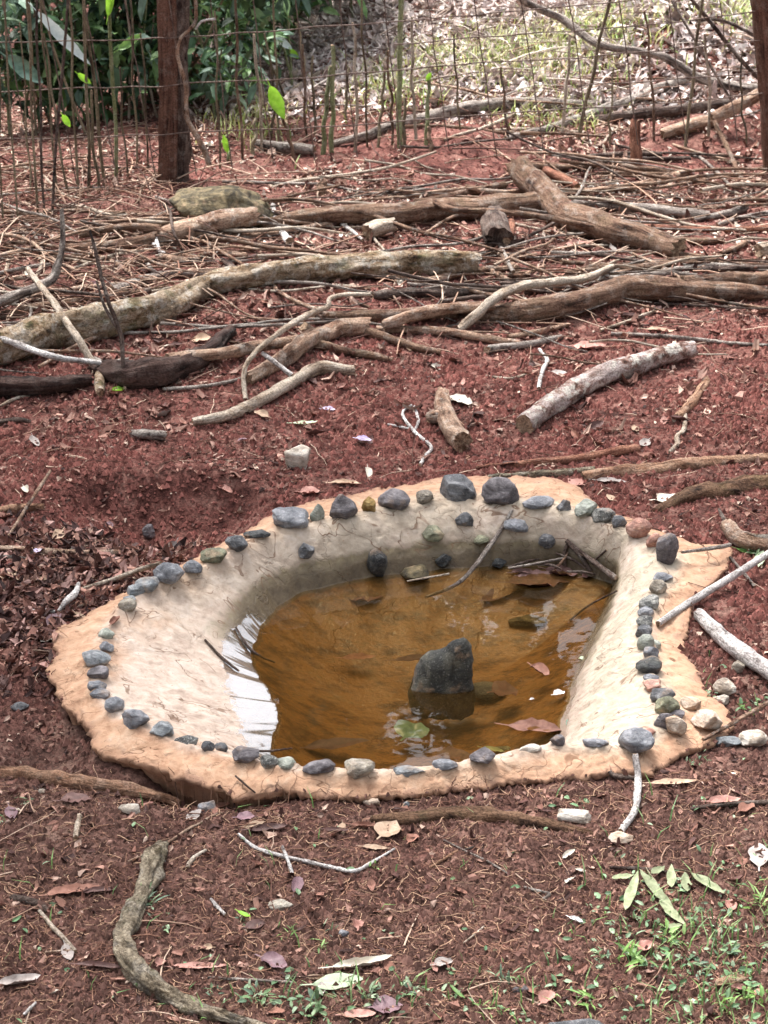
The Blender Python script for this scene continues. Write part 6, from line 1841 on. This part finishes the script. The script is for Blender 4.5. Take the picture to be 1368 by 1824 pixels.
# rootlets and fine twigs
def straws(n, seed, lmin, lmax, r0, dens, cols, segs=5, wig=0.5, lift=0.002, up=0.15):
    x, y, z, r = scatter(n, dens, seed)
    L = lmin + (lmax - lmin) * r.random(n) ** 1.8
    a = r.random(n) * 6.28
    P = np.zeros((n, segs + 1, 3)); P[:, 0] = np.stack([x, y, z + lift], -1)
    el = np.abs(r.normal(size=n)) * up
    for k in range(segs):
        a = a + r.normal(size=n) * wig
        st = (L / segs)[:, None] * np.stack([np.cos(a), np.sin(a), np.sin(el) * (1 - 2 * k / segs)], -1)
        P[:, k + 1] = P[:, k] + st
    gz = ground(P[..., 0].ravel(), P[..., 1].ravel()).reshape(n, -1)
    P[..., 2] = np.maximum(P[..., 2], gz + lift * 0.6)
    rr = r0 * (0.6 + 0.8 * r.random(n))
    T = np.gradient(P, axis=1); T /= np.linalg.norm(T, axis=2, keepdims=True) + 1e-9
    A = np.cross(T, np.array([0, 0, 1.0])); A /= np.linalg.norm(A, axis=2, keepdims=True) + 1e-9
    B = np.cross(A, T)
    tap = np.linspace(1, 0.45, segs + 1)[None, :, None]
    V = np.stack([P + (A * math.cos(q) + B * math.sin(q)) * rr[:, None, None] * tap for q in (0.5, 2.6, 4.7)], 2)
    f = []
    for k in range(segs):
        for j in range(3):
            f.append([k * 3 + j, k * 3 + (j + 1) % 3, (k + 1) * 3 + (j + 1) % 3, (k + 1) * 3 + j])
    m = (segs + 1) * 3
    F = (np.arange(n)[:, None, None] * m + np.array(f)[None]).reshape(-1, 4)
    cols = np.asarray(cols)[:, :3]
    c = cols[r.integers(0, len(cols), n)] * (0.65 + 0.7 * r.random((n, 1)))
    return V.reshape(-1, 3), F, np.repeat(np.concatenate([c, np.ones((n, 1))], 1), m, 0)
RT = [lin(152, 116, 96), lin(128, 92, 78), lin(178, 146, 122), lin(104, 74, 64)]
TW = [lin(120, 88, 74), lin(96, 68, 58), lin(160, 130, 112), lin(186, 162, 144), lin(76, 54, 48)]
V, F, C = merge([
 straws(10500, 71, 0.012, 0.055, 0.00085, lambda px, py: np.where(py > 1380, 1, 0.06) * near_dens(px, py), RT, 4, 0.65),
 straws(3200, 72, 0.03, 0.16, 0.0015, lambda px, py: (1 - 0.8 * bare(px, py)) * np.where(py < 850, 1, 0.25), TW, 4, 0.16, 0.004),
 straws(2000, 73, 0.08, 0.4, 0.0028, lambda px, py: (1 - 0.9 * bare(px, py)) * sstep(640, 420, py), TW + TW[2:4], 4, 0.12, 0.012, 0.1),
 straws(700, 74, 0.15, 0.6, 0.0035, lambda px, py: sstep(240, 120, py) * sstep(380, 560, px + py * 0.4), [lin(200, 190, 182), lin(150, 134, 124), lin(110, 92, 84)], 4, 0.12, 0.03, 0.2),
 straws(900, 75, 0.05, 0.3, 0.0026, lambda px, py: sstep(420, 300, px) * sstep(240, 360, py) * sstep(640, 520, py), TW, 4, 0.2, 0.02, 0.4),
 straws(900, 76, 0.02, 0.07, 0.0012, lambda px, py: sstep(420, 200, px) * sstep(880, 980, py) * sstep(1250, 1130, py), TW, 4, 0.3, 0.004),
])
me = mesh_from('rootlets', V, F, STRAW, True); attr(me, 'Col', 'FLOAT_COLOR', C)
tag(add('rootlets', me), 'fine rootlets, straws and thin twigs strewn over the soil', 'rootlets', kind='stuff')

# grass beyond the fence and ground cover in the foreground
def grass(n, seed, lmin, lmax, dens, cols, w=0.003):
    x, y, z, r = scatter(n, dens, seed)
    L = lmin + (lmax - lmin) * r.random(n)
    a = r.random(n) * 6.28; lean = 0.25 + 0.6 * r.random(n)
    d = np.stack([np.cos(a), np.sin(a), 0 * a], -1); sd_ = np.stack([-np.sin(a), np.cos(a), 0 * a], -1)
    B = np.stack([x, y, z], -1)
    V = np.zeros((n, 6, 3))
    for k, t in enumerate((0, 0.5, 1.0)):
        m = B + d * (L * lean * t * t)[:, None] + np.array([0, 0, 1.0]) * (L * t * (1 - 0.35 * lean * t))[:, None]
        ww = w * (1, 0.8, 0.15)[k]
        V[:, k * 2] = m - sd_ * ww; V[:, k * 2 + 1] = m + sd_ * ww
    F = (np.arange(n)[:, None, None] * 6 + np.array([[0, 1, 3, 2], [2, 3, 5, 4]])[None]).reshape(-1, 4)
    cols = np.asarray(cols)[:, :3]
    c = cols[r.integers(0, len(cols), n)] * (0.7 + 0.6 * r.random((n, 1)))
    return V.reshape(-1, 3), F, np.repeat(np.concatenate([c, np.ones((n, 1))], 1), 6, 0)
def gmask(px, py):
    m = np.exp(-(((px - 1010) / 120) ** 2 + ((py - 135) / 32) ** 2)) + np.exp(-(((px - 1330) / 70) ** 2 + ((py - 110) / 40) ** 2))
    m += 0.55 * np.exp(-(((px - 840) / 90) ** 2 + ((py - 150) / 30) ** 2)) + 0.45 * np.exp(-(((px - 450) / 60) ** 2 + ((py - 240) / 30) ** 2)) + 0.4 * np.exp(-(((px - 700) / 80) ** 2 + ((py - 190) / 30) ** 2))
    m += 0.5 * np.exp(-(((px - 980) / 80) ** 2 + ((py - 225) / 20) ** 2))
    return np.clip(m, 0, 1)
GY = [lin(166, 174, 98), lin(192, 196, 130), lin(136, 154, 80), lin(208, 204, 156), lin(146, 174, 104)]
V, F, C = grass(3800, 81, 0.03, 0.09, gmask, GY)
me = mesh_from('grass', V, F, GREEN, False); attr(me, 'Col', 'FLOAT_COLOR', C)
tag(add('grass', me), 'patches of short yellow-green grass beyond the fence', 'grass', kind='stuff')
def cmask(px, py):
    m = np.exp(-(((px - 1240) / 150) ** 2 + ((py - 1670) / 90) ** 2)) + 0.8 * np.exp(-(((px - 1300) / 120) ** 2 + ((py - 1790) / 60) ** 2)) + 0.5 * np.exp(-(((px - 600) / 220) ** 2 + ((py - 1790) / 40) ** 2))
    m += 0.25 * np.exp(-(((px - 1000) / 200) ** 2 + ((py - 1770) / 60) ** 2)) + 0.25 * np.exp(-(((px - 1290) / 80) ** 2 + ((py - 1260) / 40) ** 2)) + 0.025 * (py > 1420)
    return np.clip(m, 0, 1)
x, y, z, r = scatter(520, cmask, 82, 2.2, 5)
p1 = leaves_at(np.stack([x, y, z + 0.004], -1), 0.0135, [lin(112, 146, 104), lin(140, 170, 132), lin(96, 128, 92), lin(158, 180, 150)], r, -0.1, 0.5, 0.3)
p2 = grass(450, 83, 0.02, 0.05, cmask, [lin(120, 156, 90), lin(150, 176, 120), lin(100, 134, 84)], 0.0016)
V, F, C = merge([p1, p2])
me = mesh_from('ground_cover', V, F, GREEN, False); attr(me, 'Col', 'FLOAT_COLOR', C)
tag(add('ground_cover', me), 'tiny green seedlings and grass blades in the foreground soil', 'ground cover', kind='stuff')

# ------------------------------------------------------------------ single dead leaves strewn about (the largest of the litter)
protos = []
for k in range(14):
    tone = ['brown', 'pink', 'tan', 'dark', 'brown', 'pink', 'pale', 'grey', 'brown', 'tan', 'pink', 'dark', 'purple', 'pale'][k]
    protos.append(leaf_mesh('dead_leaf', 1.0, 0.42 + 0.2 * random.random(), LEAF[tone], random.uniform(0.1, 0.8), random.uniform(0, 0.4), 0.25, 0, 900 + k, 8, 4))
ANCH = [('fence post', 310, 320), ('mossy boulder', 395, 372), ('split log', 350, 405), ('forked log', 980, 380), ('hollow log stub', 885, 410), ('thick broken stake', 1135, 290), ('mossy log', 620, 475), ('mossy log\'s left end', 120, 590), ('mossy log\'s cut end', 850, 470), ('grey upright branch', 90, 480), ('leaning pale stick', 120, 580), ('dark curled bark', 260, 655), ('left bark sheet', 70, 680), ('knobby forked branch', 545, 605), ('pale bent branch', 470, 710), ('short cut stick', 265, 774), ('pale-topped branch', 1100, 515), ('crossing pale branch', 900, 530), ('pile of poles', 1150, 475), ('reddish pole', 1250, 407), ('lichen-covered stick', 1080, 680), ('broken log piece', 805, 745), ('white Y twig', 740, 770), ('fallen lilac flower', 648, 786), ('weathered grey block', 528, 815), ('brown surface root', 1230, 715), ('broad orange root', 1200, 835), ('thick mossy right root', 1290, 875), ('straight pale stick', 110, 982), ('crooked white twig', 125, 1062), ('tan twig at the rim', 215, 1030), ('red soil pit', 330, 935), ('pinkish slanting stick', 50, 895), ('broken left cement edge', 120, 1240), ('mossy S-shaped root', 235, 1650), ('long whitish twig', 560, 1535), ('pale green leaf', 604, 1752), ('torn pale leaf', 692, 1480), ('rolled pink leaf', 640, 1650), ('soil-covered root ridge', 860, 1455), ('bent white stick', 1130, 1430), ('withered compound leaf', 1180, 1590), ('crumpled reddish leaf', 1150, 1690), ('sawn wood chip', 1300, 1746), ('hooked grey twig', 955, 1588), ('curled pale pink leaf', 975, 1780), ('tan crooked twig', 100, 1658), ('whitish curled leaf', 34, 1750), ('pale oblong rock', 1020, 1453), ('largest purple rim stone', 893, 850), ('thick white stick', 1310, 1150)]
TONE_W = {'brown': 'brown', 'pink': 'pinkish', 'tan': 'tan', 'dark': 'dark', 'pale': 'pale', 'grey': 'grey', 'purple': 'purplish'}
TONES = ['brown', 'pink', 'tan', 'dark', 'brown', 'pink', 'pale', 'grey', 'brown', 'tan', 'pink', 'dark', 'purple', 'pale']
strewn = {}
def strew(n, seed, smin, smax, dens, group):
    x, y, z, r = scatter(n, dens, seed)
    for k in range(n):
        pi = int(r.integers(0, len(protos)))
        o = bpy.data.objects.new('dead_leaf', protos[pi]); COL.objects.link(o)
        s = smin + (smax - smin) * r.random() ** 1.5
        o.location = (x[k], y[k], z[k] + 0.004 + 0.04 * s)
        o.scale = (s, s, s)
        o.rotation_euler = (r.normal() * 0.35, r.normal() * 0.25, r.random() * 6.28)
        px, py = project(x[k], y[k], z[k])
        nm, ax, ay = min(ANCH, key=lambda q: math.hypot(q[1] - px, (q[2] - py) * 1.6))
        dx, dy = px - ax, (py - ay) * 1.6
        where = ('right of' if dx > 0 else 'left of') if abs(dx) > abs(dy) else ('in front of' if dy > 0 else 'behind')
        far = 'just' if math.hypot(dx, dy) < 70 else 'somewhat'
        lab = '%s dead leaf %s %s the %s' % (TONE_W[TONES[pi]], far, where, nm)
        tag(o, lab, 'leaf', group)
        strewn.setdefault(lab, []).append(o)
strew(110, 91, 0.03, 0.075, lambda px, py: (1 - 0.8 * bare(px, py)) * sstep(820, 760, py) * sstep(300, 380, py), 'dead leaves strewn among the sticks')
strew(60, 92, 0.03, 0.07, lambda px, py: sstep(400, 220, px) * sstep(900, 990, py) * sstep(1240, 1130, py), 'dead leaves strewn left of the pond')
strew(42, 93, 0.022, 0.045, lambda px, py: np.where(py > 1430, 1.0, 0.0) * near_dens(px, py), 'dead leaf scraps strewn in the foreground')
strew(30, 94, 0.025, 0.06, lambda px, py: np.where((py > 780) & (py < 900), 1.0, 0.0), 'dead leaves strewn behind the pond')
for lab, os_ in strewn.items():                              # twins with one label: tell them apart by order across the picture
    if len(os_) > 1:
        os_.sort(key=lambda o: project(*o.location)[0])
        for k, o in enumerate(os_):
            o['label'] = lab + ', ' + ORD[k] + ' from left'

# ------------------------------------------------------------------ thin sticks strewn through the piles
tprotos = []
for k in range(14):
    n = 5
    pts = [np.array([t - 0.5, 0.04 * random.uniform(-1, 1), 0.02 * random.uniform(-1, 1)]) for t in np.linspace(0, 1, n)]
    r0 = random.uniform(0.006, 0.0105)
    me = tube_mesh('stick', pts, [r0, r0 * 0.95, r0 * 0.6], [BARK[['brown', 'grey', 'pinkish', 'dark', 'pale', 'pinkish', 'grey'][k % 7]], BARK['wood']], 6, 0.15, 0.5, 0.4, coarse=5)
    tprotos.append(me)
TCOL = ['brown', 'grey', 'pinkish', 'dark', 'pale', 'pinkish', 'grey']
def tmask(px, py):
    m = np.exp(-(((px - 180) / 230) ** 2 + ((py - 480) / 90) ** 2)) + np.exp(-(((px - 1050) / 340) ** 2 + ((py - 480) / 60) ** 2)) + 0.8 * np.exp(-(((px - 1000) / 380) ** 2 + ((py - 350) / 60) ** 2))
    m += 0.5 * np.exp(-(((px - 600) / 300) ** 2 + ((py - 560) / 70) ** 2)) + 0.7 * np.exp(-(((px - 480) / 250) ** 2 + ((py - 420) / 40) ** 2)) + 0.5 * np.exp(-(((px - 1000) / 400) ** 2 + ((py - 215) / 40) ** 2)) + 0.6 * np.exp(-(((px - 150) / 150) ** 2 + ((py - 380) / 50) ** 2)) + 0.25 * np.exp(-(((px - 1100) / 250) ** 2 + ((py - 590) / 40) ** 2))
    return np.clip(m, 0, 1) * (1 - 0.92 * bare(px, py))
x, y, z, r = scatter(290, tmask, 95)
seen = {}
for k in range(len(x)):
    pi = int(r.integers(0, len(tprotos)))
    s = 0.22 + 0.6 * r.random() ** 1.4
    a = r.normal() * (0.38 if r.random() < 0.7 else 1.1)
    e = np.array([math.cos(a), math.sin(a)]) * s * 0.5
    tt = np.linspace(-1, 1, 7)
    gz = ground(x[k] + e[0] * tt, y[k] + e[1] * tt)
    sl = (gz[-1] - gz[0]) / s
    zz = np.max(gz - sl * s * 0.5 * tt) + 0.004 + 0.03 * r.random() ** 2
    o = bpy.data.objects.new('stick', tprotos[pi]); COL.objects.link(o)
    o.location = (x[k], y[k], zz); o.scale = (s,) * 3
    o.rotation_euler = (r.random() * 0.4, -math.atan(sl) - r.normal() * 0.05, a)
    px, py = project(x[k], y[k], zz)
    nm, ax, ay = min(ANCH, key=lambda q: math.hypot(q[1] - px, (q[2] - py) * 1.6))
    dx, dy = px - ax, (py - ay) * 1.6
    where = ('right of' if dx > 0 else 'left of') if abs(dx) > abs(dy) else ('in front of' if dy > 0 else 'behind')
    lab = 'thin %s stick %s %s the %s' % (TCOL[pi % 7], 'just' if math.hypot(dx, dy) < 70 else 'somewhat', where, nm)
    tag(o, lab, 'stick', 'thin sticks strewn through the piles')
    seen.setdefault(lab, []).append(o)
for lab, os_ in seen.items():
    if len(os_) > 1:
        os_.sort(key=lambda o: project(*o.location)[0])
        for k, o in enumerate(os_): o['label'] = lab + ', ' + ORD[k] + ' from left'
